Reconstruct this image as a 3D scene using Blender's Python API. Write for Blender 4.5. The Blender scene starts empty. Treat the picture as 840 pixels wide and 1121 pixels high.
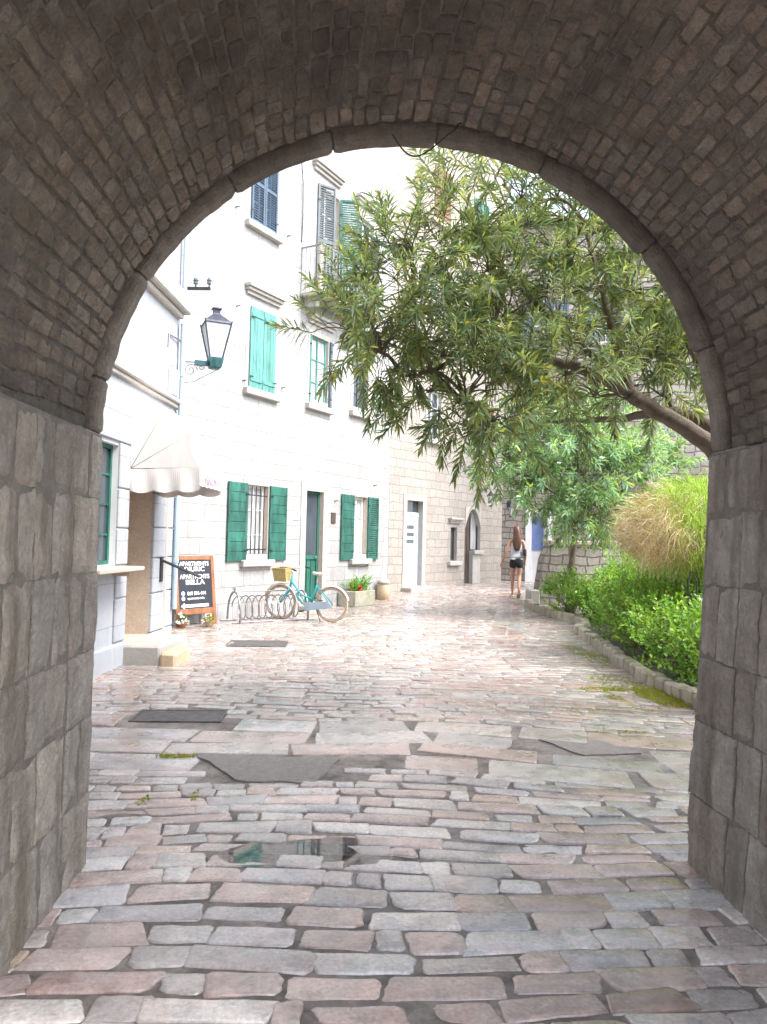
import bpy, bmesh, math, random
from math import sin, cos, pi, radians, atan2, sqrt, hypot
from mathutils import Vector, Matrix, noise
R = random.Random(11)
U = R.uniform
scene = bpy.context.scene
COL = scene.collection

# ------------------------------------------------------------------ helpers
class MB:
    """collects geometry for ONE mesh object, with one tint per vertex"""
    def __init__(s): s.v = []; s.f = []; s.c = []; s.t = (1, 1, 1); s.m = None
    def add(s, vs, fs, t=None):
        o = len(s.v); t = t or s.t
        for p in vs:
            p = Vector(p)
            s.v.append(s.m @ p if s.m else p); s.c.append(t)
        for f in fs: s.f.append([i + o for i in f])
    def box(s, x0, x1, y0, y1, z0, z1, t=None):
        vs = [(x, y, z) for z in (z0, z1) for y in (y0, y1) for x in (x0, x1)]
        s.add(vs, [(0, 2, 3, 1), (4, 5, 7, 6), (0, 1, 5, 4), (2, 6, 7, 3), (0, 4, 6, 2), (1, 3, 7, 5)], t)
    def bbox(s, x0, x1, y0, y1, z0, z1, b=.01, t=None):
        """box with chamfered edges"""
        b = min(b, (x1-x0)*.45, (y1-y0)*.45, (z1-z0)*.45)
        bm = bmesh.new(); bmesh.ops.create_cube(bm, size=1)
        for v in bm.verts:
            v.co = Vector(((x0+x1)/2+v.co.x*(x1-x0), (y0+y1)/2+v.co.y*(y1-y0), (z0+z1)/2+v.co.z*(z1-z0)))
        bmesh.ops.bevel(bm, geom=bm.edges[:], offset=b, segments=1, affect='EDGES')
        bm.verts.index_update()
        s.add([v.co.copy() for v in bm.verts], [[v.index for v in f.verts] for f in bm.faces], t); bm.free()
    def tube(s, pts, rad, n=8, t=None, cap=True):
        pts = [Vector(p) for p in pts]; k = len(pts)
        rr = rad if isinstance(rad, (list, tuple)) else [rad]*k
        vs = []; fs = []; ref = None
        for i, p in enumerate(pts):
            d = (pts[min(i+1, k-1)] - pts[max(i-1, 0)])
            d = d.normalized() if d.length > 1e-9 else Vector((0, 0, 1))
            if ref is None: ref = d.orthogonal().normalized()
            ref = (ref - d*ref.dot(d)); ref = ref.normalized() if ref.length > 1e-6 else d.orthogonal().normalized()
            b = d.cross(ref)
            for j in range(n):
                a = 2*pi*j/n; vs.append(p + (ref*cos(a) + b*sin(a))*rr[i])
        for i in range(k-1):
            for j in range(n):
                fs.append((i*n+j, i*n+(j+1) % n, (i+1)*n+(j+1) % n, (i+1)*n+j))
        if cap: fs += [tuple(range(n))[::-1], tuple(range((k-1)*n, k*n))]
        s.add(vs, fs, t)
    def ring(s, c, ax, r, rad, n=36, m=8, t=None, a0=0, a1=2*pi):
        ax = Vector(ax).normalized(); u = ax.orthogonal().normalized(); w = ax.cross(u); c = Vector(c)
        full = abs(a1-a0-2*pi) < 1e-6
        s.tube([c + (u*cos(a0+(a1-a0)*i/n) + w*sin(a0+(a1-a0)*i/n))*r for i in range(n+1)], rad, m, t, not full)
    def lathe(s, prof, c=(0, 0, 0), n=20, t=None, rot=0):
        c = Vector(c); vs = []; fs = []
        for r, z in prof:
            for j in range(n):
                a = 2*pi*j/n + rot; vs.append(c + Vector((r*cos(a), r*sin(a), z)))
        for i in range(len(prof)-1):
            for j in range(n): fs.append((i*n+j, i*n+(j+1) % n, (i+1)*n+(j+1) % n, (i+1)*n+j))
        fs += [tuple(range(n))[::-1], tuple(range((len(prof)-1)*n, len(prof)*n))]
        s.add(vs, fs, t)
    def prism(s, poly, y0, y1, t=None):
        """polygon in x,z extruded along y"""
        n = len(poly)
        s.add([(x, y0, z) for x, z in poly] + [(x, y1, z) for x, z in poly],
              [tuple(range(n)), tuple(range(2*n-1, n-1, -1))] + [(i, i+n, (i+1) % n+n, (i+1) % n) for i in range(n)], t)
    def build(s, name, m, parent=None, smooth=False, loc=None):
        me = bpy.data.meshes.new(name); me.from_pydata([tuple(p) for p in s.v], [], s.f)
        a = me.attributes.new('tint', 'FLOAT_COLOR', 'POINT')
        buf = []
        for c in s.c: buf += [c[0], c[1], c[2], 1]
        a.data.foreach_set('color', buf)
        me.materials.append(m)
        if smooth: me.polygons.foreach_set('use_smooth', [True]*len(me.polygons))
        me.update()
        o = bpy.data.objects.new(name, me); COL.objects.link(o)
        if parent: o.parent = parent
        if loc: o.location = loc
        return o

def fixn(o):
    bm = bmesh.new(); bm.from_mesh(o.data); bmesh.ops.recalc_face_normals(bm, faces=bm.faces[:]); bm.to_mesh(o.data); bm.free(); return o
def tag(o, label=None, cat=None, group=None, kind=None):
    if label: o['label'] = label
    if cat: o['category'] = cat
    if group: o['group'] = group
    if kind: o['kind'] = kind
    return o
def thing(name, label, cat, loc=(0, 0, 0), rz=0, group=None):
    o = bpy.data.objects.new(name, None); o.empty_display_size = .2; COL.objects.link(o)
    o.location = loc; o.rotation_euler = (0, 0, rz)
    return tag(o, label, cat, group)
def text(body, size, m, parent, mat, name='lettering', ext=.002, sx=1, align='CENTER'):
    cu = bpy.data.curves.new('txt', 'FONT'); cu.body = body; cu.size = size; cu.extrude = ext; cu.align_x = align
    cu.offset = size*.018
    to = bpy.data.objects.new('txt', cu); COL.objects.link(to)
    dg = bpy.context.evaluated_depsgraph_get(); me = bpy.data.meshes.new_from_object(to.evaluated_get(dg))
    bpy.data.objects.remove(to)
    at = me.attributes.new('tint', 'FLOAT_COLOR', 'POINT'); at.data.foreach_set('color', [1.0]*(4*len(me.vertices)))
    me.transform(mat @ Matrix.Diagonal((sx, 1, 1, 1))); me.materials.clear(); me.materials.append(m)
    o = bpy.data.objects.new(name, me); COL.objects.link(o); o.parent = parent
    return o

# ------------------------------------------------------------------ materials
class NT:
    def __init__(s, name):
        s.m = bpy.data.materials.new(name); s.m.use_nodes = True
        s.t = s.m.node_tree; s.t.nodes.clear()
        s.out = s.n('ShaderNodeOutputMaterial')
    def n(s, typ, **kw):
        nd = s.t.nodes.new(typ)
        for k, v in kw.items(): setattr(nd, k, v)
        return nd
    def l(s, a, b): s.t.links.new(a, b)
    def val(s, inp, x):
        if hasattr(x, 'is_linked'): s.l(x, inp)
        else: inp.default_value = x
    def mapping(s, sc=(1, 1, 1), coord='Object', rot=(0, 0, 0)):
        tc = s.n('ShaderNodeTexCoord'); mp = s.n('ShaderNodeMapping'); mp.inputs['Scale'].default_value = sc; mp.inputs['Rotation'].default_value = rot
        s.l(tc.outputs[coord], mp.inputs[0]); return mp.outputs[0]
    def noise(s, vec, scale=5, detail=5, rough=.6, dist=0):
        nd = s.n('ShaderNodeTexNoise'); nd.inputs['Scale'].default_value = scale; nd.inputs['Detail'].default_value = detail
        nd.inputs['Roughness'].default_value = rough; nd.inputs['Distortion'].default_value = dist
        s.l(vec, nd.inputs['Vector']); return nd.outputs['Fac']
    def ramp(s, fac, stops):
        nd = s.n('ShaderNodeValToRGB'); e = nd.color_ramp.elements
        while len(e) < len(stops): e.new(.5)
        for k, (p, c) in enumerate(stops):
            e[k].position = p; e[k].color = (c[0], c[1], c[2], 1) if hasattr(c, '__len__') else (c, c, c, 1)
        s.l(fac, nd.inputs[0]); return nd.outputs['Color']
    def mix(s, fac, a, b, typ='MIX'):
        nd = s.n('ShaderNodeMix', data_type='RGBA', blend_type=typ)
        s.val(nd.inputs[0], fac)
        for i, x in ((6, a), (7, b)):
            if hasattr(x, 'is_linked'): s.l(x, nd.inputs[i])
            else: nd.inputs[i].default_value = (x[0], x[1], x[2], 1)
        return nd.outputs[2]
    def math(s, op, a, b=0):
        nd = s.n('ShaderNodeMath', operation=op); s.val(nd.inputs[0], a); s.val(nd.inputs[1], b); return nd.outputs[0]
    def tint(s):
        nd = s.n('ShaderNodeAttribute'); nd.attribute_name = 'tint'; return nd.outputs['Color']
    def bump(s, h, strength=.5, dist=.01, prev=None):
        nd = s.n('ShaderNodeBump'); nd.inputs['Strength'].default_value = strength; nd.inputs['Distance'].default_value = dist
        s.l(h, nd.inputs['Height'])
        if prev: s.l(prev, nd.inputs['Normal'])
        return nd.outputs[0]
    def done(s, col, rough=.7, nrm=None, metal=0, spec=.5):
        b = s.n('ShaderNodeBsdfPrincipled')
        if hasattr(col, 'is_linked'): s.l(col, b.inputs['Base Color'])
        else: b.inputs['Base Color'].default_value = (*col, 1)
        s.val(b.inputs['Roughness'], rough); b.inputs['Metallic'].default_value = metal
        b.inputs['Specular IOR Level'].default_value = spec
        if nrm: s.l(nrm, b.inputs['Normal'])
        s.l(b.outputs[0], s.out.inputs[0]); return s.m

def stone_mat(name, a, b, scale=6, bump=.5, bd=.01, rough=(.6, .9), stain=None, stain_sc=(1, 1, 1), stain_amt=.6, spec=.4):
    t = NT(name); v = t.mapping()
    n1 = t.noise(v, scale, 8, .65); n2 = t.noise(v, scale*7, 5, .7)
    c = t.mix(t.ramp(n1, [(.3, 0), (.7, 1)]), a, b)
    c = t.mix(1, c, t.tint(), 'MULTIPLY')
    c = t.mix(.55, c, t.ramp(n2, [(.3, .55), (.7, 1.2)]), 'MULTIPLY')
    if stain:
        sv = t.mapping(stain_sc); sn = t.noise(sv, 1.6, 6, .6)
        c = t.mix(t.math('MULTIPLY', t.ramp(sn, [(.46, 0), (.66, 1)]), stain_amt), c, stain)
    h = t.math('ADD', t.math('MULTIPLY', n1, .8), t.math('MULTIPLY', n2, .5))
    r = t.n('ShaderNodeMapRange'); t.l(n1, r.inputs[0]); r.inputs[3].default_value = rough[0]; r.inputs[4].default_value = rough[1]
    return t.done(c, r.outputs[0], t.bump(h, bump, bd), spec=spec)
def paint(name, c, rough=.5, var=.25, sc=9, metal=0, bump=.15, streak=(1, 1, .25)):
    t = NT(name); v = t.mapping(streak); n = t.noise(v, sc, 6, .65)
    cc = t.mix(t.ramp(n, [(.35, 0), (.68, 1)]), tuple(x*(1-var) for x in c), tuple(min(1, x*(1+var*.6)+.01*var) for x in c))
    cc = t.mix(1, cc, t.tint(), 'MULTIPLY')
    return t.done(cc, rough, t.bump(t.noise(t.mapping(), 60, 3), bump, .004), metal)
def leaf_mat(name, a, b, trans=.35, rough=.42):
    t = NT(name); n = t.noise(t.mapping(), 2.2, 3)
    c = t.mix(1, t.mix(t.ramp(n, [(.35, 0), (.65, 1)]), a, b), t.tint(), 'MULTIPLY')
    p = t.n('ShaderNodeBsdfPrincipled'); t.l(c, p.inputs['Base Color']); p.inputs['Roughness'].default_value = rough
    tr = t.n('ShaderNodeBsdfTranslucent'); t.l(t.mix(1, c, (1.15, 1.2, .55), 'MULTIPLY'), tr.inputs[0])
    mx = t.n('ShaderNodeMixShader'); mx.inputs[0].default_value = trans
    t.l(p.outputs[0], mx.inputs[1]); t.l(tr.outputs[0], mx.inputs[2]); t.l(mx.outputs[0], t.out.inputs[0]); return t.m
def ashlar_mat(name, a, b, mortar, bw=.62, rh=.3, dist=.015, bump=.5, stain=(.3, .25, .2), stain_amt=.3, msize=.012, contrast=.35):
    """squared stone courses on a facade's local x,z plane"""
    t = NT(name); tc = t.n('ShaderNodeTexCoord'); sp = t.n('ShaderNodeSeparateXYZ'); t.l(tc.outputs['Object'], sp.inputs[0])
    cb = t.n('ShaderNodeCombineXYZ'); t.l(t.math('ADD', sp.outputs[0], sp.outputs[1]), cb.inputs[0]); t.l(sp.outputs[2], cb.inputs[1])
    nv = t.n('ShaderNodeTexNoise'); nv.inputs['Scale'].default_value = 2.3; nv.inputs['Detail'].default_value = 4; t.l(tc.outputs['Object'], nv.inputs['Vector'])
    vm = t.n('ShaderNodeVectorMath', operation='MULTIPLY_ADD'); t.l(nv.outputs['Color'], vm.inputs[0]); vm.inputs[1].default_value = (dist*4,)*3; t.l(cb.outputs[0], vm.inputs[2])
    br = t.n('ShaderNodeTexBrick'); t.l(vm.outputs[0], br.inputs['Vector'])
    br.inputs['Scale'].default_value = 1; br.inputs['Brick Width'].default_value = bw; br.inputs['Row Height'].default_value = rh
    br.inputs['Mortar Size'].default_value = msize; br.inputs['Mortar Smooth'].default_value = .4; br.inputs['Bias'].default_value = 0
    br.offset_frequency = 2; br.squash = .7; br.squash_frequency = 3
    br.inputs['Color1'].default_value = (*a, 1); br.inputs['Color2'].default_value = (*b, 1); br.inputs['Mortar'].default_value = (*mortar, 1)
    v = t.mapping(); n2 = t.noise(v, 14, 7, .7); n3 = t.noise(v, 1.1, 5, .6)
    c = t.mix(contrast, br.outputs['Color'], t.ramp(n2, [(.3, .45), (.7, 1.3)]), 'MULTIPLY')
    c = t.mix(t.math('MULTIPLY', t.ramp(n3, [(.5, 0), (.75, 1)]), stain_amt), c, stain)
    sv = t.noise(t.mapping((3, 3, .35)), 1.5, 5, .6)
    c = t.mix(t.math('MULTIPLY', t.ramp(sv, [(.55, 0), (.75, 1)]), stain_amt), c, stain)
    c = t.mix(1, c, t.tint(), 'MULTIPLY')
    h = t.math('SUBTRACT', t.math('MULTIPLY', n2, .35), br.outputs['Fac'])
    return t.done(c, .85, t.bump(h, bump, .02), spec=.25)

M = {}
M['pave'] = None
def pave_mat():
    t = NT('worn paving stone'); v = t.mapping()
    n1 = t.noise(v, 7, 8, .65); n2 = t.noise(v, 55, 6, .7); n3 = t.noise(v, 1.3, 6, .65, .4); n4 = t.noise(v, 20, 8, .8)
    c = t.mix(1, t.tint(), t.ramp(n1, [(.28, .62), (.5, .95), (.72, 1.15)]), 'MULTIPLY')
    c = t.mix(t.math('MULTIPLY', t.ramp(t.noise(v, 4.5, 6, .7, .6), [(.42, 0), (.62, 1)]), .5), c, t.mix(1, c, (1.16, .95, .88), 'MULTIPLY'))
    c = t.mix(.75, c, t.ramp(n2, [(.3, .55), (.7, 1.25)]), 'MULTIPLY')
    c = t.mix(t.math('MULTIPLY', t.ramp(n3, [(.48, 0), (.68, 1)]), .45), c, (.16, .145, .13))
    c = t.mix(t.math('MULTIPLY', t.ramp(n4, [(.6, 0), (.72, 1)]), .35), c, (.09, .08, .075))
    r = t.ramp(t.noise(v, 3.5, 5, .6), [(.3, .14), (.7, .44)])
    h = t.math('ADD', n1, t.math('MULTIPLY', n2, .35))
    m = t.done(c, r, t.bump(h, .4, .008), spec=.5)
    p = next(q for q in m.node_tree.nodes if q.type == 'BSDF_PRINCIPLED')      # thin film of damp lying in uneven areas
    t.l(t.ramp(t.noise(t.mapping(), 1.6, 6, .65, .3), [(.36, .15), (.6, .85)]), p.inputs['Coat Weight']); p.inputs['Coat Roughness'].default_value = .13
    return m
M['pave'] = pave_mat()
M['mortar'] = stone_mat('gritty joint', (.085, .075, .068), (.17, .15, .135), 9, .9, .02)
M['joint'] = stone_mat('gritty paving joint', (.055, .047, .041), (.36, .315, .28), 4, .9, .02)
M['ground'] = stone_mat('distant paving', (.2, .18, .17), (.3, .27, .25), 3, .4)
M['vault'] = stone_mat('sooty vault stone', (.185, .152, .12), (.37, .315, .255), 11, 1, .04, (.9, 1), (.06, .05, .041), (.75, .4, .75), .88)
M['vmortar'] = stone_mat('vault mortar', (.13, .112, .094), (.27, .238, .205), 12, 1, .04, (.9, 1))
M['ring'] = stone_mat('arch ring stone', (.18, .153, .126), (.34, .295, .25), 12, 1, .03, (.7, .9), (.1, .085, .07), (1, 1, 1), .6)
M['pier'] = stone_mat('pier stone', (.30, .265, .225), (.49, .44, .38), 7, 1, .04, (.8, .95), (.13, .105, .076), (3.8, 3.8, .45), .75)
M['pmortar'] = stone_mat('pier mortar', (.15, .132, .112), (.27, .243, .21), 12, 1, .02)
M['rubble'] = ashlar_mat('rampart rubble', (.24, .215, .19), (.36, .33, .3), (.14, .125, .11), .42, .2, .05, .9, (.12, .1, .085), .5, .02, .6)
M['white_ashlar'] = ashlar_mat('pale limestone ashlar', (.41, .415, .42), (.345, .345, .345), (.245, .235, .22), .62, .31, .012, .4, (.26, .215, .175), .5, .009, .4)
M['grey_ashlar'] = ashlar_mat('weathered limestone courses', (.375, .345, .31), (.31, .285, .255), (.245, .222, .198), .5, .24, .03, .45, (.27, .22, .18), .4, .013, .5)
M['render_white'] = ashlar_mat('white washed wall', (.40, .42, .455), (.365, .385, .42), (.26, .27, .295), .9, .5, .01, .25, (.52, .5, .5), .3, .006, .2)
M['trim'] = stone_mat('pale trim stone', (.38, .36, .33), (.47, .455, .43), 6, .4, .01, (.7, .9), (.42, .35, .28), (2, 2, .5), .4)
M['reveal'] = stone_mat('sandy reveal', (.5, .41, .33), (.62, .53, .45), 6, .4, .01, (.7, .9))
M['kerb'] = stone_mat('kerb stone', (.38, .33, .26), (.55, .5, .42), 9, .8, .015, (.7, .95), (.2, .2, .08), (2, 2, 2), .5)
M['tan_stone'] = stone_mat('tan step stone', (.5, .38, .24), (.62, .5, .35), 7, .6)
M['asphalt'] = stone_mat('coarse patch', (.19, .172, .158), (.3, .275, .255), 25, 1, .01, (.6, .9))
M['iron_cover'] = paint('worn iron cover', (.13, .12, .12), .55, .4, 12, .4)
M['teal'] = paint('teal shutter paint', (.02, .12, .09), .55, .55)
M['turq'] = paint('turquoise shutter paint', (.095, .29, .25), .55, .4)
M['bluegrey'] = paint('blue grey shutter paint', (.06, .10, .15), .5, .3)
M['greydk'] = paint('dark grey frame', (.09, .11, .12), .5, .3)
M['door_green'] = paint('dark green door paint', (.025, .13, .095), .5, .35)
M['white_paint'] = paint('white joinery paint', (.74, .75, .76), .5, .12)
M['bluewhite'] = paint('pale blue door paint', (.55, .62, .72), .5, .15)
M['blue'] = paint('bright blue paint', (.16, .23, .45), .5, .2)
M['brown'] = paint('brown shutter wood', (.2, .09, .05), .6, .4)
M['darkwood'] = paint('dark wood', (.07, .05, .04), .6, .4)
M['iron'] = paint('wrought iron', (.05, .05, .055), .5, .3, 20, .6)
M['steel'] = paint('galvanised steel', (.3, .3, .31), .4, .25, 20, .8)
M['lampmetal'] = paint('lamp metal', (.05, .055, .08), .45, .3, 15, .3)
M['lampteal'] = paint('verdigris lamp base', (.04, .13, .14), .5, .5, 15, .3)
M['scroll'] = paint('weathered white scroll', (.5, .52, .55), .5, .3)
M['woodframe'] = paint('orange brown frame', (.26, .11, .05), .55, .35, 12)
M['chalk'] = paint('blackboard', (.014, .018, .03), .6, .3)
M['letter'] = paint('white lettering', (.82, .82, .84), .6, .05)
M['awning'] = paint('cream awning canvas', (.74, .71, .68), .85, .08, 6, 0, .2)
M['awnletter'] = paint('mauve lettering', (.3, .24, .3), .8, .1)
M['pipe_white'] = paint('pale blue pipe', (.36, .46, .55), .45, .1)
M['bike_turq'] = paint('turquoise bike frame', (.03, .36, .42), .3, .1)
M['chrome'] = paint('chrome', (.6, .6, .6), .25, .1, 20, .9)
M['tyre'] = paint('cream tyre', (.5, .36, .25), .8, .2)
M['black'] = paint('black rubber', (.02, .02, .022), .7, .3)
M['saddle'] = paint('cream saddle', (.72, .66, .55), .6, .1)
M['basket'] = paint('yellow wicker', (.40, .32, .13), .8, .35, 60)
M['terracotta'] = paint('terracotta', (.35, .16, .09), .8, .3)
M['trough'] = stone_mat('greenish stone trough', (.36, .34, .26), (.5, .48, .4), 7, .6, .01, (.7, .9), (.2, .22, .1), (2, 2, 1), .5)
M['petal_white'] = paint('white petals', (.8, .8, .76), .6, .05)
M['petal_red'] = paint('red petals', (.5, .03, .03), .6, .2)
M['petal_yellow'] = paint('yellow petals', (.75, .6, .1), .6, .15)
M['bark'] = stone_mat('grey brown bark', (.13, .1, .075), (.26, .21, .165), 14, 1, .015, (.75, .95))
M['oleander'] = leaf_mat('oleander leaf', (.20, .255, .14), (.345, .40, .24), .48, .38)
M['oleander2'] = leaf_mat('pale oleander leaf', (.23, .35, .19), (.34, .48, .29), .45, .5)
M['shrub'] = leaf_mat('bright shrub leaf', (.085, .2, .03), (.18, .32, .055), .4, .45)
M['grassy'] = leaf_mat('fine arching grass', (.2, .2, .06), (.3, .28, .09), .3, .6)
M['moss'] = leaf_mat('low grass', (.2, .26, .05), (.33, .38, .08), .3, .7)
M['skin'] = paint('skin', (.48, .26, .18), .55, .08, 8, 0, .05)
M['hair'] = paint('long brown hair', (.11, .05, .028), .45, .4, 30, 0, .3, (1, 1, .1))
M['vest'] = paint('light grey top', (.62, .62, .68), .85, .1)
M['shorts'] = paint('black shorts', (.018, .018, .025), .8, .2)
M['bag'] = paint('navy bag', (.02, .025, .05), .6, .2)
M['sandal'] = paint('beige sandal', (.5, .42, .33), .7, .1)
M['rust'] = paint('cable sheath', (.03, .03, .032), .6, .2)
def glass_mat():
    t = NT('window pane'); n = t.noise(t.mapping(), 2, 3)
    return t.done(t.mix(n, (.03, .04, .05), (.09, .11, .13)), .06, spec=.6)
M['pane'] = glass_mat()
M['curtain_reflection'] = paint('pane with pale curtain', (.42, .43, .44), .12, .3)  # besides curtains, pale rooms and light reflections are painted into this colour
def lampglass():
    t = NT('lamp glass'); p = t.n('ShaderNodeBsdfPrincipled'); p.inputs['Base Color'].default_value = (.8, .85, .88, 1); p.inputs['Roughness'].default_value = .25
    tr = t.n('ShaderNodeBsdfTransparent'); mx = t.n('ShaderNodeMixShader'); mx.inputs[0].default_value = .45
    t.l(p.outputs[0], mx.inputs[1]); t.l(tr.outputs[0], mx.inputs[2]); t.l(mx.outputs[0], t.out.inputs[0]); return t.m
M['lampglass'] = lampglass()
def water_mat():
    t = NT('puddle water'); fr = t.n('ShaderNodeFresnel'); fr.inputs[0].default_value = 2.0
    g = t.n('ShaderNodeBsdfGlossy'); g.inputs['Roughness'].default_value = .02
    tr = t.n('ShaderNodeBsdfTransparent'); tr.inputs[0].default_value = (.95, .94, .92, 1)
    mx = t.n('ShaderNodeMixShader'); t.l(fr.outputs[0], mx.inputs[0]); t.l(tr.outputs[0], mx.inputs[1]); t.l(g.outputs[0], mx.inputs[2]); t.l(mx.outputs[0], t.out.inputs[0]); return t.m
M['water'] = water_mat()

# ------------------------------------------------------------------ ground
def sst(a, b, x):
    t = max(0, min(1, (x-a)/(b-a))); return t*t*(3-2*t)
def gz(x, y):
    """height of the paving: it rises towards the far street and dips at the puddle"""
    z = .28*sst(18.5, 23.5, y+.9*max(-2, min(6, x)))
    d = hypot((x+.14)/.4, (y-3.76)/.15)
    return z - .008*(1-sst(.4, 1.25, d))
def pip(x, y, poly):
    r = False; n = len(poly)
    for i in range(n):
        x1, y1 = poly[i]; x2, y2 = poly[(i+1) % n]
        if (y1 > y) != (y2 > y) and x < (x2-x1)*(y-y1)/(y2-y1)+x1: r = not r
    return r
KERB = [(3.62, 6.2), (3.52, 7.05), (3.56, 8.2), (3.72, 9.6), (4.0, 11.0), (4.15, 12.2), (4.28, 13.0), (4.62, 13.5), (4.78, 14.2), (4.62, 15.2), (4.42, 16.2), (4.36, 16.9)]
BED = KERB + [(12, 16.9), (12, 6.2)]

g = MB(); g.add([(-200, -200, -.09), (200, -200, -.09), (200, 200, -.09), (-200, 200, -.09)], [(0, 1, 2, 3)])
tag(g.build('ground', M['ground']), kind='structure')
g = MB(); NX, NY = 84, 190; X0, X1, Y0, Y1 = -6.5, 9.5, -4, 29
vs = [(X0+(X1-X0)*i/NX, Y0+(Y1-Y0)*j/NY) for j in range(NY+1) for i in range(NX+1)]
g.add([(x, y, gz(x, y)-.0055+.006*noise.noise((x*3, y*3, 0))) for x, y in vs],
      [(j*(NX+1)+i, j*(NX+1)+i+1, (j+1)*(NX+1)+i+1, (j+1)*(NX+1)+i) for j in range(NY) for i in range(NX)])
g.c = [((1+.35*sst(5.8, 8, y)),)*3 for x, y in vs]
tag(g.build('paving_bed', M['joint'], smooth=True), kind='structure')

PATCH = [(-.98, 5.42), (.05, 5.3), (-.12, 4.78), (-.62, 4.83)]
PATCH2 = [(1.62, 5.85), (2.1, 5.82), (2.3, 5.48), (1.85, 5.42)]
MAN1 = [(-1.68, 6.72), (-.98, 6.72), (-.98, 6.36), (-1.68, 6.36)]
MAN2 = [(-1.55, 11.3), (-.75, 11.3), (-.75, 10.75), (-1.55, 10.75)]
GUT = [(2.2, 10.9), (2.75, 10.8), (4.9, 18.9), (4.15, 19.1)]
SKIP = [PATCH, PATCH2, MAN1, MAN2, GUT]
def stone(mb, c, hx, hy, ang, tint, h=.0, gap=.008, n=14, rough=1.0):
    """one worn paving block: irregular four sided outline, flat worn top, narrow rounded edge, small tilt"""
    cx, cy = c; ca, sa = cos(ang), sin(ang)
    jx, jy = min(.036, hx*.18)*rough, min(.017, hy*.2)*rough
    q = [Vector((sx*(hx-gap)+U(-jx, jx)*sx, sy*(hy-gap)+U(-jy, jy*.8)*sy)) for sx, sy in ((-1, -1), (1, -1), (1, 1), (-1, 1))]
    per = []; m = 5 if n > 10 else 3
    cut = [min(hy*.45, hx*.3, (U(.004, .022) if U(0, 1) > .12 else U(.025, .055))*rough) for _ in range(4)]
    for i in range(4):
        a, b = q[i], q[(i+1) % 4]; e = (b-a).normalized(); p0, p1 = a+e*cut[i]*U(.7, 1.2), b-e*cut[(i+1) % 4]*U(.7, 1.2)
        nrm = Vector((-e.y, e.x))
        for k in range(m): per.append(p0.lerp(p1, k/(m-1))+(nrm*U(-.004, .005)*rough if 0 < k < m-1 else Vector((0, 0))))
    n = len(per); tx, ty = U(-.008, .008)*rough, U(-.02, .02)*rough; vs = []
    for ins, z in ((0, -.04), (0, -.005), (.005, .0005), (.014, .0022)):
        for p in per:
            l = max(.001, p.length); f = 1-ins*1.25/max(l, hy); p2 = Vector((p.x*(1-ins/max(hx, .03)), p.y*(1-ins/max(hy, .03))))
            wx, wy = cx+p2.x*ca-p2.y*sa, cy+p2.x*sa+p2.y*ca
            vs.append((wx, wy, gz(wx, wy)+h+z+(p2.x*tx+p2.y*ty if z > -.03 else 0)+(.002*noise.noise((wx*14, wy*14, 0)) if z > -.03 else 0)))
    vs.append((cx, cy, gz(cx, cy)+h+.0025+U(-.001, .001)))
    fs = []
    for k in range(3):
        for i in range(n): fs.append((k*n+i, k*n+(i+1) % n, (k+1)*n+(i+1) % n, (k+1)*n+i))
    for i in range(n): fs.append((3*n+i, 3*n+(i+1) % n, 4*n))
    mb.add(vs, fs, tint)
P_PINK = [(.47, .36, .32), (.43, .325, .295), (.50, .40, .36), (.40, .31, .285)]
P_GREY = [(.42, .40, .38), (.34, .325, .31), (.47, .445, .42), (.38, .365, .355)]
P_BLUE = [(.39, .39, .395), (.44, .44, .445), (.34, .34, .35)]
P_WHITE = [(.58, .565, .53), (.54, .53, .50), (.52, .52, .505)]
P_RUST = [(.42, .28, .22), (.44, .32, .23)]
def pick(y, x):
    w = U(0, 1); j = U(.85, 1.12)
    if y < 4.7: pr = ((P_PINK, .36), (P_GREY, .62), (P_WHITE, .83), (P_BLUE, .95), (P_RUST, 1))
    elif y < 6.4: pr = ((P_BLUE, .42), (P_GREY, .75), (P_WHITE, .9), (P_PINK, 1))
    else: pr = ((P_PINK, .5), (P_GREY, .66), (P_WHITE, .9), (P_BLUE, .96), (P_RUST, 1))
    for pal, lim in pr:
        if w <= lim: break
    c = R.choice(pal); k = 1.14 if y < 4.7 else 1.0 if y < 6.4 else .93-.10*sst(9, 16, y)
    m_ = (.47, .41, .375); w2 = U(.2, .5)
    return tuple((v*(1-w2)+q*w2)*j*k for v, q in zip(c, m_))
pv = MB()
def warp(u, v):
    y = v + .07*sin(.9*u+.5*v) + .05*sin(2.1*u-1.3*v+1)
    y -= .22*max(0, u-.9)*sst(4.3, 5.4, v)*(1-sst(7.5, 10, v))
    x = u + .06*sin(1.7*v) + .08*sin(.8*u+v)
    return x, y
v = -3.5
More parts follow.
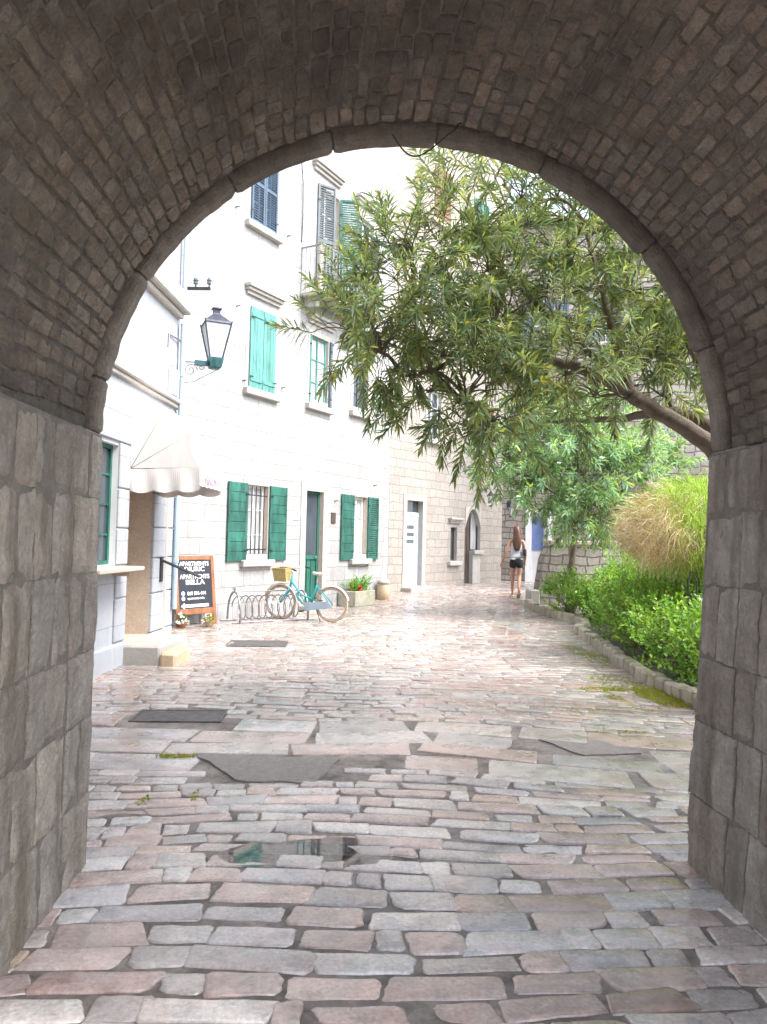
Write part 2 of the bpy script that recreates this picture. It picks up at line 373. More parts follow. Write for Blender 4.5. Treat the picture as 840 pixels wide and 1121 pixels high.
while v < 27:
    hh = U(.115, .18)
    if 4.9 < v < 6.35: hh = U(.27, .40)
    elif v > 6.35: hh = U(.115, .18)
    u = -6 + U(0, .4)
    while u < 9:
        ll = U(.2, .48) if U(0, 1) > .15 else U(.12, .2)
        if 4.9 < v < 6.35: ll = U(.45, .95)
        cu, cv = u+ll/2, v+hh/2
        x, y = warp(cu, cv); x2, y2 = warp(cu+.05, cv); ang = atan2(y2-y, x2-x)
        u += ll
        if pip(x, y, BED): continue
        if any(pip(x+dx*ll*.3, y+dy*hh*.3, q) for q in SKIP for dx, dy in ((0, 0), (1, 0), (-1, 0), (0, 1), (0, -1))): continue
        if x < -5.4 and y < 20: continue
        gap = U(.002, .0068) if y < 4.8 else U(.002, .005)
        lx, ly = ll/2, hh/2
        if y < 4.8 and U(0, 1) < .10: lx *= U(.8, .95); ly *= U(.8, .95)
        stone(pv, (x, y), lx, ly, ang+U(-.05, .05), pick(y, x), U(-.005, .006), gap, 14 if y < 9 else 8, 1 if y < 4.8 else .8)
    v += hh
tag(pv.build('paving', M['pave'], smooth=True), kind='structure')
# gutter of longer darker slabs running up the street
gt = MB(); gt_n = 17
for i in range(gt_n):
    f = (i+.5)/gt_n; x0 = 2.2+(4.15-2.2)*f; x1 = 2.75+(4.9-2.75)*f; y = 10.9+8.1*f
    for k in range(2):
        stone(gt, (x0+(x1-x0)*(.25+.5*k), y), (x1-x0)*.25, 8.1/gt_n*.5, -.24+U(-.03, .03), tuple(q*U(.72, .9) for q in R.choice(P_GREY+P_PINK)), -.006, .006, 10, .6)
tag(gt.build('gutter', M['pave'], smooth=True), kind='structure')
def flat(name, poly, m, z, kind=None, thick=.03, dens=.0):
    mb = MB(); n = len(poly); pts = []
    for i in range(n):
        a, b = poly[i], poly[(i+1) % n]
        for k in range(6):
            f = k/6; j = dens if k else 0
            pts.append((a[0]+(b[0]-a[0])*f+U(-j, j), a[1]+(b[1]-a[1])*f+U(-j, j)))
    N = len(pts)
    mb.add([(x, y, gz(x, y)+z) for x, y in pts]+[(x, y, gz(x, y)+z-thick) for x, y in pts], [tuple(range(N))]+[(i, i+N, (i+1) % N+N, (i+1) % N) for i in range(N)])
    return mb, pts
mb, _ = flat('', PATCH, M['asphalt'], .008, dens=.025); tag(fixn(mb.build('road_patch', M['asphalt'])), kind='structure')
mb, _ = flat('', PATCH2, M['asphalt'], .006, dens=.02); tag(fixn(mb.build('road_patch', M['asphalt'])), kind='structure')
for q, lab in ((MAN1, 'dark flat rectangular cover set in the paving near the arch'), (MAN2, 'small dark cover set in the paving in front of the blackboard sign')):
    cx = sum(p[0] for p in q)/4; cy = sum(p[1] for p in q)/4
    t = thing('manhole_cover', lab, 'cover', (cx, cy, 0))
    mb, _ = flat('', [(a-cx, b-cy) for a, b in q], None, .004)
    fixn(mb.build('lid', M['iron_cover'], t))
    fr = MB(); a0, a1 = min(p[0] for p in q)-cx, max(p[0] for p in q)-cx; b0, b1 = min(p[1] for p in q)-cy, max(p[1] for p in q)-cy
    for bx in ((a0-.03, a1+.03, b0-.03, b0-.004), (a0-.03, a1+.03, b1+.004, b1+.03), (a0-.03, a0-.004, b0-.003, b1+.003), (a1+.004, a1+.03, b0-.003, b1+.003)):
        fr.box(*bx, -.02, .007)
    fr.build('frame', M['iron_cover'], t)
w = MB(); N = 48
w.add([(-.14+.5*cos(2*pi*i/N), 3.76+.2*sin(2*pi*i/N), -.0022) for i in range(N)], [tuple(range(N))])
tag(w.build('puddle_water', M['water']), kind='structure')

# ------------------------------------------------------------------ gateway (passage ahead of the camera, near end cut short to admit light)
AX, AZ, AR = .356, 2.03, 1.497     # arch centre and inner radius
YF, YB = 3.62, .7  # passage shortened at the back so sky light reaches vault and floor
XL, XR = AX-AR, AX+AR
def xr(z): return XR - .108*(1-max(0, min(1, z/2.0)))   # right pier leans
gate = thing('stone_gateway', 'dark vaulted stone passage framing the courtyard', 'gateway', (0, 0, 0))
vb = MB(); vm = MB(); RV = AR+.042
# vault backing
NA = 60
ys = [YB, 1.2, 1.8, 2.5, 3.47, 3.48, 3.56]; rs = [RV+.001]*5+[RV+.07, RV+.07]
vs = [(AX-cos(pi*a/NA)*r, y, AZ+sin(pi*a/NA)*r) for y, r in zip(ys, rs) for a in range(NA+1)]
fs = [(j*(NA+1)+a, (j+1)*(NA+1)+a, (j+1)*(NA+1)+a+1, j*(NA+1)+a+1) for j in range(len(ys)-1) for a in range(NA)]
vm.add(vs, fs); vm.build('vault_mortar', M['vmortar'], gate, True)
def vstone(mb, th, y, ha, hy, tint, rad):
    n = 12; vs = []
    per = []
    for i in range(n):
        a = 2*pi*(i+.5+U(-.12, .12))/n; k = 12
        r = (abs(cos(a))**k+abs(sin(a))**k)**(-1/k)
        per.append((r*cos(a)*(1-abs(R.gauss(0, .09))), r*sin(a)*(1-abs(R.gauss(0, .05)))))
    t1, t2 = U(-.09, .09), U(-.05, .05)
    for ins, dz in ((0, .035), (0, .003), (.005, -.004), (.02, -.0055)):
        for px, py in per:
            a = th+px*(ha-ins/RV); yy = y+py*(hy-ins); rr = rad+dz+(px*ha*RV*t1+py*hy*t2)+(U(-.003, .003) if dz < .03 else 0)
            vs.append((AX-cos(a)*rr, yy, AZ+sin(a)*rr))
    vs.append((AX-cos(th)*(rad-.006+U(-.003, .003)), y, AZ+sin(th)*(rad-.006)))
    fs = []
    for k in range(3):
        for i in range(n): fs.append((k*n+i, (k+1)*n+i, (k+1)*n+(i+1) % n, k*n+(i+1) % n))
    for i in range(n): fs.append((3*n+i, 4*n, 3*n+(i+1) % n))
    mb.add(vs, fs, tint)
th = 0.02
while th < pi-.03:
    ha = U(.017, .029); y = YB + U(0, .2)
    while y < 3.45:
        ly = U(.07, .2); ly = min(ly, 3.47-y)
        if ly > .05:
            g_ = U(.78, 1.14); wv = U(-.04, .05)
            vstone(vb, th+ha+.02*sin(2.3*y+th*2), y+ly/2, ha*.93, ly/2*.95, (g_*(1+wv), g_, g_*(1-wv)), RV+U(-.006, .002))
        y += ly
    th += ha*2
vb.build('vault', M['vault'], gate, False)
# arch ring of long voussoirs
rg = MB(); a = 0.0; stops = [0, .17, .52, .93, 1.28, 1.62, 1.98, 2.42, 2.8, pi]
for a0, a1 in zip(stops[:-1], stops[1:]):
    g_ = U(.8, 1.1); off = U(-.008, .010); nn = 22; gp = .004
    vs = []
    for i in range(nn+1):
        aa = a0+gp+(a1-a0-2*gp)*i/nn
        e = .010 if i in (0, nn) else 0
        j = .007*noise.noise((aa*6, a0, 1))+.006*noise.noise((aa*21, a0, 4))
        for (rr, yy) in ((AR+.03+off, 3.515), (AR+off+.014+e+j, 3.52), (AR+off+e+j, 3.535), (AR+off+e+j*.7, 3.57), (AR+off+e+j, 3.61), (AR+off+.015+e, 3.635), (AR+.36, 3.645), (AR+.36, 3.515)):
            vs.append((AX-cos(aa)*rr, yy, AZ+sin(aa)*rr))
    K = 8; fs = [(i*K+k, i*K+(k+1) % K, (i+1)*K+(k+1) % K, (i+1)*K+k) for i in range(nn) for k in range(K)]
    fs += [tuple(range(K))[::-1], tuple(range(nn*K, nn*K+K))]
    rg.add(vs, fs, (g_, g_, g_*.98))
o = fixn(rg.build('arch_ring', M['ring'], gate)); rj = MB()
for a in range(48):
    a0, a1 = pi*a/48, pi*(a+1)/48; q = [(AX-cos(x)*r_, AZ+sin(x)*r_) for x, r_ in ((a0, AR+.022), (a1, AR+.022), (a1, AR+.33), (a0, AR+.33))]
    rj.prism(q, 3.53, 3.62)
fixn(rj.build('ring_joint', M['vmortar'], o))
# piers: squared blocks in courses
def pier(sgn):
    mb = MB(); mo = MB()
    fx = (lambda z: XL) if sgn < 0 else xr
    mo.add([(fx(z)+sgn*.0095, y, z) for z in (-.1, 2.02) for y in (YB, YF)], [(0, 1, 3, 2) if sgn < 0 else (2, 3, 1, 0)])
    z = -.06
    hs = [.40, .36, .31, .36, .35, .34]
    for ci, h in enumerate(hs):
        z1 = min(z+h, 2.01) if ci < 5 else 2.01
        y = YF
        first = True
        while y > YB:
            L = U(.15, .31)
            if first: L = .16 if ci % 2 else .34
            first = False
            ya, yb = y-L+.003, y-.003
            nu, nv = 9, 9; off = U(-.006, .005); tl = U(-.012, .012); tl2 = U(-.012, .012)
            vs = []
            for i in range(nv+1):
                for k in range(nu+1):
                    p, q = k/nu, i/nv
                    yy = ya+(yb-ya)*p; zz = z+.003+(z1-z-.006)*q
                    ed = min(p, 1-p)*(yb-ya); ez = min(q, 1-q)*(z1-z); e = min(ed, ez)
                    d = off+tl*(p-.5)+tl2*(q-.5)+.008*noise.noise((yy*7, zz*7, ci*3+sgn))+.008*noise.noise((yy*20, zz*20, ci*3+sgn))
                    if e < 1e-6:
                        d += .010
                        yy += U(-.004, .004) if 0 < i < nv else 0; zz += U(-.004, .004) if 0 < k < nu else 0
                    vs.append((fx(zz)+sgn*d, yy, zz))
            fs = [(i*(nu+1)+k, i*(nu+1)+k+1, (i+1)*(nu+1)+k+1, (i+1)*(nu+1)+k) for i in range(nv) for k in range(nu)]
            # side rim back into the wall
            rim = [k for k in range(nu+1)]+[i*(nu+1)+nu for i in range(1, nv+1)]+[nv*(nu+1)+k for k in range(nu-1, -1, -1)]+[i*(nu+1) for i in range(nv-1, 0, -1)]
            b0 = len(vs); 
            for r_ in rim: vv = vs[r_]; vs.append((vv[0]+sgn*.05, vv[1], vv[2]))
            n = len(rim); fs += [(rim[i], rim[(i+1) % n], b0+(i+1) % n, b0+i) for i in range(n)]
            if sgn > 0: fs = [tuple(reversed(f)) for f in fs]
            g_ = U(.8, 1.15); wv = U(-.03, .04)
            mb.add(vs, fs, (g_*(1+wv), g_, g_*(1-wv)))
            y -= L
        z = z1
    # ledge stones closing the top of the pier under the vault
    mo.box(*sorted((fx(2)+sgn*.02, fx(2)+sgn*.4)), YB, 3.3, 1.97, 1.995)
    p_ = mb.build('pier_wall', M['pier'], gate, False); mo.build('pier_mortar', M['pmortar'], p_)
pier(-1); pier(1)
# masses of masonry around the passage
ms = MB()
ms.box(-7, XL-.06, YB+.02, YF-.32, -.1, 7.2); ms.box(XR+.1, 9, YB+.02, YF-.32, -.1, 7.2); ms.box(XL-.06, XR+.1, YB+.02, YF-.32, AZ+AR+.2, 7.2)
for a in range(24):
    a0, a1 = pi*a/24, pi*(a+1)/24; q = [(AX-cos(x)*(RV+.12), AZ+sin(x)*(RV+.12)) for x in (a0, a1)]
    ms.prism([q[0], q[1], (q[1][0]*1.0, AZ+AR+.25), (q[0][0], AZ+AR+.25)], YB+.01, YB+.2)
ms.build('masonry', M['rubble'], gate)
fw = MB(); NA = 40
for y0, y1 in ((YF-.3, YF),):
    fw.box(-7, XL-.02, y0, y1, -.1, AZ); fw.box(XR+.02, 9, y0, y1, -.1, AZ)
    ra = AR+.3
    fw.box(-7, AX-ra, y0, y1, AZ, 7.4); fw.box(AX+ra, 9, y0, y1, AZ, 7.4)
    for a in range(NA):
        a0, a1 = pi*a/NA, pi*(a+1)/NA
        p = [(AX-cos(a0)*ra, AZ+sin(a0)*ra), (AX-cos(a1)*ra, AZ+sin(a1)*ra)]
        fw.prism([p[0], p[1], (p[1][0], 7.4), (p[0][0], 7.4)], y0, y1)
fixn(fw.build('front_wall', M['rubble'], gate))
rf = MB(); rf.bbox(-7.2, 9.2, YB-.2, YF+.25, 7.4, 7.6, .03); rf.build('parapet_cap', M['trim'], gate)
cb = MB(); pts = []
for i in range(21):
    f = i/20; pts.append((AX-.05+.32*(f-.3)*1.0, 3.5+.1*sin(f*5), AZ+AR-.012-.055*sin(pi*f)+ (.02 if f > .9 else 0)))
cb.tube(pts, .004, 6); tag(cb.build('hanging_cable', M['rust']), 'short black cable drooping below the crown of the arch', 'cable')

# ------------------------------------------------------------------ buildings
def wall(mb, s0, s1, z0, z1, holes, depth, back=4.0, t=None):
    """facade in local x,z with openings; reveals go inwards (+y); solid sides, top and back"""
    xs = sorted({s0, s1} | {h[0] for h in holes} | {h[1] for h in holes}); zs = sorted({z0, z1} | {h[2] for h in holes} | {h[3] for h in holes})
    for i in range(len(xs)-1):
        for k in range(len(zs)-1):
            cx, cz = (xs[i]+xs[i+1])/2, (zs[k]+zs[k+1])/2
            if any(h[0] < cx < h[1] and h[2] < cz < h[3] for h in holes): continue
            mb.add([(xs[i], 0, zs[k]), (xs[i+1], 0, zs[k]), (xs[i+1], 0, zs[k+1]), (xs[i], 0, zs[k+1])], [(0, 1, 2, 3)], t)
    mb.add([(x, y, z) for z in (z0, z1) for y in (0, back) for x in (s0, s1)], [(4, 5, 7, 6), (2, 6, 7, 3), (0, 4, 6, 2), (1, 3, 7, 5)], t)
def reveal(mb, h, depth, t=None):
    a, b, c, d = h
    mb.add([(x, y, z) for y in (0.001, depth) for x, z in ((a, c), (b, c), (b, d), (a, d))], [(0, 4, 5, 1), (1, 5, 6, 2), (2, 6, 7, 3), (3, 7, 4, 0)], t)
def frame(mb, a, b, c, d, y0, y1, w, t=None):
    mb.box(a, a+w, y0, y1, c, d, t); mb.box(b-w, b, y0, y1, c, d, t); mb.box(a+w, b-w, y0, y1, c, c+w, t); mb.box(a+w, b-w, y0, y1, d-w, d, t)
def window(par, h, depth, m, pane='pane', rows=3, cols=2, w=.045, sill=True, sillm='trim', label=None, sd=.12):
    a, b, c, d = h; mb = MB(); frame(mb, a+.002, b-.002, c+.002, d-.002, depth-.05, depth-.005, w)
    for i in range(1, cols): x = a+(b-a)*i/cols; mb.box(x-w*.5, x+w*.5, depth-.046, depth-.008, c+w, d-w)
    for k in range(1, rows): z = c+(d-c)*k/rows; mb.box(a+w, b-w, depth-.04, depth-.012, z-.012, z+.012)
    o = mb.build('window', m, par)
    if label: o['label'] = label
    pb = MB(); pb.box(a+.01, b-.01, depth-.022, depth+.01, c+.01, d-.01); pb.build('pane', M[pane], o)
    if sill:
        sb = MB(); sb.bbox(a-.16, b+.16, -sd, .05, c-.14, c-.005, .015); sb.build('sill', M[sillm], o)
    return o
def shutter(par, a, b, c, d, m, style='plank', y=-.035, tilt=0, hinge=None):
    """one leaf; tilt>0 swings it out from its hinge side"""
    mb = MB(); w = b-a; hs = hinge if hinge is not None else a
    X = Matrix.Translation((hs, y, 0)) @ Matrix.Rotation(tilt, 4, 'Z') @ Matrix.Translation((-hs, 0, 0))
    mb.m = X
    if style == 'plank':                # horizontal boards on two stiles
        n = 8; hgt = (d-c)/n
        for k in range(n): mb.bbox(a+.003, b-.003, -.012, .012, c+k*hgt+.002, c+(k+1)*hgt-.004, .005, tuple([U(.88, 1.1)]*3))
        mb.bbox(a, a+.045, -.018, .018, c, d, .004); mb.bbox(b-.045, b, -.018, .018, c, d, .004)
    elif style == 'vertical':
        n = 4; ww = w/n
        for k in range(n): mb.bbox(a+k*ww+.002, a+(k+1)*ww-.003, -.012, .012, c, d, .005, tuple([U(.88, 1.1)]*3))
        for zz in (c+.14, d-.2): mb.bbox(a+.02, b-.02, -.03, -.0125, zz, zz+.07, .006)
    else:                                # louvred
        frame(mb, a, b, c, d, -.018, .018, .05); mb.box(a+.05, b-.05, -.016, .016, (c+d)/2-.03, (c+d)/2+.03)
        for lo, hi in ((c+.05, (c+d)/2-.03), ((c+d)/2+.03, d-.05)):
            n = int((hi-lo)/.052)
            for k in range(n):
                z = lo+(k+.5)*(hi-lo)/n
                mb.add([(x, yy, zz) for x in (a+.05, b-.05) for yy, zz in ((-.016, z-.022), (-.012, z-.026), (.016, z+.016), (.012, z+.022))],
                       [(0, 1, 5, 4), (1, 2, 6, 5), (2, 3, 7, 6), (3, 0, 4, 7)])
    o = mb.build('shutter', m, par)
    for zz in (c+(d-c)*.14, c+(d-c)*.86):
        x0, x1 = (a-.02, a+.09) if hs == a else (b-.09, b+.02)
        hb = MB(); hb.m = X; hb.box(x0, x1, -.036, -.0315, zz-.012, zz+.012); hb.build('hinge_strap', M['iron'], o)
    return o
def cornice(par, a, b, z, h=.2, out=.16, m='trim', name='cornice'):
    mb = MB()
    for k, (o_, f0, f1) in enumerate(((.35, 0, .35), (.7, .352, .65), (1, .652, 1))):
        mb.bbox(a+(1-o_)*.08, b-(1-o_)*.08, -out*o_, .03, z+h*f0, z+h*f1, .008)
    return mb.build(name, M[m], par)
def eave(par, s0, s1, z, dep=4.0):
    mb = MB(); mb.add([(s0-.1, -.3, z), (s1+.1, -.3, z), (s1+.1, dep, z+1.1), (s0-.1, dep, z+1.1), (s0-.1, -.3, z+.1), (s1+.1, -.3, z+.1), (s1+.1, dep, z+1.2), (s0-.1, dep, z+1.2)],
      [(3, 2, 1, 0), (4, 5, 6, 7), (0, 1, 5, 4), (1, 2, 6, 5), (2, 3, 7, 6), (3, 0, 4, 7)])
    mb.build('roof', M['kerb'], par)

# --- main white house
azM = radians(32.6)
H = thing('stone_house', 'tall sunlit white stone house with green shutters facing the courtyard', 'house', (-2.331, 13.855, 0), pi/2-azM)
W1 = (.93, 1.60, 1.12, 2.60); DR = (2.95, 3.62, .12, 2.64); W2 = (4.93, 5.58, 1.10, 2.62)
U1 = (.88, 1.66, 4.50, 6.12); U2 = (2.98, 3.66, 4.56, 6.1); U3 = (4.80, 5.5, 4.7, 6.12)
T1 = (.80, 1.58, 7.80, 9.40); T2 = (3.08, 3.95, 6.95, 9.55); T3 = (4.85, 5.6, 8.1, 9.55)
holes = [W1, DR, W2, U1, U2, U3, T1, T2, T3]
mb = MB(); wall(mb, -4, 6.74, -.2, 14, holes, .16); mb.build('wall', M['white_ashlar'], H)
for h in holes: mb = MB(); reveal(mb, h, .17); mb.build('reveal', M['reveal'], H)
eave(H, -4, 6.7, 14)
for a, b, c, d in (W1, W2, U1, U2, U3, T1, T2, T3):
    mb = MB(); frame(mb, a-.11, b+.11, c-.004, d+.11, -.012, .02, .108); mb.build('surround', M['trim'], H)
mb = MB(); frame(mb, DR[0]-.2, DR[1]+.2, DR[2]-.2, DR[3]+.18, -.02, .02, .198); mb.build('surround', M['trim'], H)
o = window(H, W1, .16, M['white_paint'], 'curtain_reflection', rows=3, cols=2)
gb = MB()
for k in range(5):
    x = W1[0]+.08+k*(W1[1]-W1[0]-.16)/4; gb.tube([(x, .03, W1[2]+.02), (x, .03, W1[3]-.02)], .011, 6)
for z in (W1[2]+.2, W1[3]-.2): gb.box(W1[0], W1[1], .022, .038, z-.012, z+.012)
gb.build('window_grille', M['iron'], H)
shutter(H, .36, .92, 1.09, 2.62, M['teal'], 'plank', hinge=.92); shutter(H, 1.63, 2.2, 1.09, 2.62, M['teal'], 'plank', hinge=1.63)
window(H, W2, .16, M['white_paint'], 'curtain_reflection', rows=3, cols=2, w=.06)
shutter(H, 4.36, 4.92, 1.07, 2.64, M['teal'], 'plank', hinge=4.92); shutter(H, 5.6, 6.12, 1.07, 2.64, M['teal'], 'louvre', hinge=5.6)
# door: recessed leaf with glazed upper half
mb = MB(); a, b, c, d = DR
mb.box(a, b, .12, .16, c, d)
frame(mb, a+.003, b-.003, c+.003, d-.003, .09, .119, .07); mb.box(a+.07, b-.07, .09, .119, 1.1, 1.2)
for x in (a+.25, a+.42): mb.box(x-.01, x+.01, .105, .119, c+.07, 1.1)
dr = mb.build('door', M['door_green'], H)
mb = MB(); mb.box(a+.08, b-.08, .108, .118, 1.205, d-.075); mb.build('pane', M['pane'], dr)
mb = MB(); mb.tube([(b-.12, .09, 1.15), (b-.12, .04, 1.15), (b-.22, .04, 1.15)], .01, 6); mb.build('handle', M['chrome'], dr)
mb = MB(); mb.bbox(a-.2, b+.2, -.3, .1, -.1, .115, .02); mb.build('doorstep', M['trim'], H)
mb = MB(); mb.bbox(3.96, 4.14, -.025, 0, 1.93, 2.18, .006); mb.build('plaque', M['darkwood'], H)
mb = MB(); mb.bbox(2.48, 2.72, -.02, 0, 1.95, 2.17, .005); o = mb.build('name_plate', M['bluewhite'], H)
# first floor
window(H, U1, .16, M['white_paint']); shutter(H, .86, 1.265, 4.5, 6.13, M['turq'], 'vertical', y=-.034); shutter(H, 1.275, 1.68, 4.5, 6.13, M['turq'], 'vertical', y=-.034, hinge=1.68)
cornice(H, .68, 1.84, 6.34, .2)
window(H, U2, .1, M['turq'], 'curtain_reflection', rows=3); shutter(H, 2.42, 2.96, 4.55, 6.1, M['turq'], 'louvre', hinge=2.96, tilt=-1.25); shutter(H, 3.7, 4.2, 4.55, 6.1, M['bluegrey'], 'louvre', hinge=3.7, tilt=.25)
cornice(H, 2.8, 3.9, 6.34, .2)
window(H, U3, .12, M['greydk'], rows=3); cornice(H, 4.6, 5.7, 6.34, .2)
# second floor
window(H, T1, .16, M['white_paint']); shutter(H, .78, 1.185, 7.8, 9.42, M['bluegrey'], 'louvre', y=-.034); shutter(H, 1.195, 1.6, 7.8, 9.42, M['bluegrey'], 'louvre', y=-.034, hinge=1.6)
cornice(H, .6, 1.78, 9.8, .2)
window(H, T2, .14, M['white_paint'], rows=5, sill=False)
shutter(H, 3.06, 3.51, 6.95, 9.56, M['greydk'], 'louvre', y=-.034, hinge=3.06, tilt=-.5); shutter(H, 3.97, 4.42, 6.95, 9.56, M['door_green'], 'louvre', hinge=3.97, tilt=-.9)
cornice(H, 2.84, 4.02, 9.82, .22); cornice(H, 4.7, 5.84, 9.82, .22)
window(H, T3, .14, M['white_paint']); shutter(H, 4.35, 4.83, 8.1, 9.55, M['bluegrey'], 'louvre', hinge=4.83, tilt=-.9)
mb = MB(); mb.m = Matrix.Translation((0, -.03, 9.2)) @ Matrix.Rotation(radians(-55), 4, 'X')
frame(mb, 4.85, 5.95, -1.0, 0, -.02, .02, .06); mb.box(4.91, 5.89, -.01, .01, -.94, -.06); mb.build('shutter', M['turq'], H)
# balcony
mb = MB(); mb.bbox(2.5, 4.9, -.6, 0, 6.8, 6.9, .02)
for x in (2.7, 4.7): mb.prism([(x-.06, 6.6), (x+.06, 6.6), (x+.06, 6.795), (x-.06, 6.795)], -.35, 0)
bal = mb.build('balcony', M['trim'], H)
mb = MB()
mb.box(2.52, 4.88, -.58, -.55, 7.87, 7.9); mb.box(2.52, 2.55, -.549, 0, 7.87, 7.9); mb.box(4.85, 4.88, -.549, 0, 7.87, 7.9)
for k in range(19): x = 2.54+k*2.32/18; mb.tube([(x, -.565, 6.9), (x, -.565, 7.87)], .009, 5)
for k in range(1, 6): y = -.565+k*.11; mb.tube([(2.54, y, 6.9), (2.54, y, 7.86)], .011, 5); mb.tube([(4.86, y, 6.9), (4.86, y, 7.86)], .011, 5)
mb.build('railing', M['steel'], bal)
mb = MB(); mb.bbox(2.505, 2.575, -.535, -.465, 6.902, 7.858, .01); mb.build('post', M['reveal'], bal)
mb = MB(); mb.tube([(2.2, -.02, 11.0), (2.3, -.05, 10.2), (2.45, -.05, 9.3), (2.5, -.03, 8.6), (2.5, -.02, 8.0)], .012, 5); mb.build('facade_cable', M['rust'], H)
for (x, z) in ((.45, 6.0), (1.95, 4.7), (.35, 7.9), (2.0, 7.95), (4.1, 2.45), (5.9, 2.95), (.7, 4.6), (2.0, 5.9)):
    mb = MB(); mb.tube([(x, 0, z), (x, -.05, z), (x+.05, -.06, z+.02)], .012, 5); mb.build('shutter_hook', M['iron'], H)
for k, z in enumerate((.0, .38, .74, 1.14, 1.5, 1.9, 2.28, 2.66, 3.04, 3.44, 3.8)):
    w_ = .34 if k % 2 else .22
    mb = MB(); mb.bbox(6.70-w_, 6.705, -.012, .3, z+.004, z+.37, .008, tuple([U(.9, 1.03)]*3)); mb.build('quoin', M['trim'], H)

# --- weathered stone house beyond
azB = radians(41)
B = thing('old_stone_house', 'weathered grey stone house with pale door and pointed arch doorway', 'house', (1.307, 19.546, 0), pi/2-azB)
BD = (.80, 1.56, .32, 2.68); BW = (3.06, 3.42, 1.0, 2.0); BA = (3.86, 4.8, .28, 2.66); B4 = (4.25, 4.95, 4.5, 5.9); B5 = (1.85, 2.65, 10.9, 12.5); B6 = (4.05, 4.95, 10.9, 12.4); B7 = (5.2, 5.95, 7.2, 8.4); B8 = (1.7, 2.4, 4.5, 5.9); B9 = (2.9, 3.6, 7.2, 8.5)
bh = [BD, BW, BA, B4, B5, B6, B7, B8, B9]
mb = MB(); wall(mb, 0, 6.2, -.2, 15.4, bh, .2, 5); mb.build('wall', M['grey_ashlar'], B)
for h in bh: mb = MB(); reveal(mb, h, .2); mb.build('reveal', M['trim'], B)
eave(B, 0, 6.2, 15.4, 5)
mb = MB(); frame(mb, BD[0]-.16, BD[1]+.16, BD[2]-.2, BD[3]+.16, -.02, .02, .158); mb.build('surround', M['trim'], B)
for h in (B4, B5, B6, B7, B8, B9): mb = MB(); frame(mb, h[0]-.1, h[1]+.1, h[2]-.1, h[3]+.1, -.015, .02, .098); mb.build('surround', M['trim'], B)
a, b, c, d = BD
mb = MB(); mb.box(a, b, .15, .19, c, d-.32); mb.box(a, b, .13, .19, d-.36, d-.318); frame(mb, a+.003, b-.003, c+.003, d-.36, .125, .149, .06)
dr = mb.build('door', M['bluewhite'], B)
mb = MB(); mb.box(a+.003, b-.003, .16, .18, d-.317, d-.003); mb.build('fanlight', M['pane'], dr)
mb = MB()
for z in (1.55, 1.75, 1.95): mb.box(a+.12, b-.2, .14, .1495, z-.05, z+.05)
mb.build('letter_slot', M['greydk'], dr)
mb = MB(); mb.bbox(a-.2, b+.25, -.35, .1, .0, .31, .02); mb.build('doorstep', M['trim'], B)
window(B, BW, .15, M['darkwood'], rows=2, cols=1); cornice(B, 2.9, 3.6, 2.12, .16, .14)
# pointed arch doorway with shop window beside it
a, b, c, d = BA; ap = [(a, 2.0)]
for k in range(1, 8):
    f = k/8; ap.append((a+(b-a)*.5*f, 2.0+.6*sin(f*pi/2)**.8))
ap.append(((a+b)/2, 2.6))
for k in range(7, 0, -1):
    f = k/8; ap.append((b-(b-a)*.5*f, 2.0+.6*sin(f*pi/2)**.8))
ap.append((b, 2.0))
mb = MB()
for i in range(len(ap)-1):
    mb.prism([ap[i], ap[i+1], (ap[i+1][0], d-.001), (ap[i][0], d-.001)], -.02, .19)
fixn(mb.build('arch_surround', M['trim'], B))
mb = MB(); mb.bbox(4.34, b-.002, -.02, .19, c, 1.30, .01); mb.build('counter_wall', M['trim'], B)
mb = MB(); mb.bbox(4.32, b+.1, -.1, -.022, 1.2, 1.32, .01); mb.build('counter', M['trim'], B)
mb = MB(); mb.box(a+.002, 4.335, .12, .19, c+.002, 2.55); 
for x in (a+.16, a+.32): mb.box(x-.008, x+.008, .108, .119, c+.05, 2.3)
mb.build('door', M['darkwood'], B)
mb = MB(); mb.box(4.345, b-.003, .14, .18, 1.31, 2.55); p_ = mb.build('window', M['curtain_reflection'], B)
mb = MB(); mb.box(4.336, 4.37, .1, .138, 1.31, 2.5); mb.box(b-.04, b-.004, .1, .138, 1.31, 2.2); mb.box(4.37, b-.04, .1, .138, 1.31, 1.35); mb.build('frame', M['darkwood'], p_)
window(B, B4, .15, M['white_paint']); window(B, B8, .15, M['white_paint']); window(B, B9, .15, M['white_paint'])
shutter(B, 4.98, 5.45, 4.5, 5.9, M['brown'], 'louvre', hinge=4.98)
window(B, B5, .15, M['white_paint']); shutter(B, 1.83, 2.24, 10.9, 12.5, M['brown'], 'plank', y=-.034); shutter(B, 2.26, 2.67, 10.9, 12.5, M['brown'], 'plank', y=-.034, hinge=2.67)
window(B, B6, .15, M['white_paint']); shutter(B, 4.03, 4.49, 10.9, 12.4, M['turq'], 'louvre', y=-.034); shutter(B, 4.51, 4.97, 10.9, 12.4, M['turq'], 'louvre', y=-.034, hinge=4.97)
window(B, B7, .15, M['white_paint'])
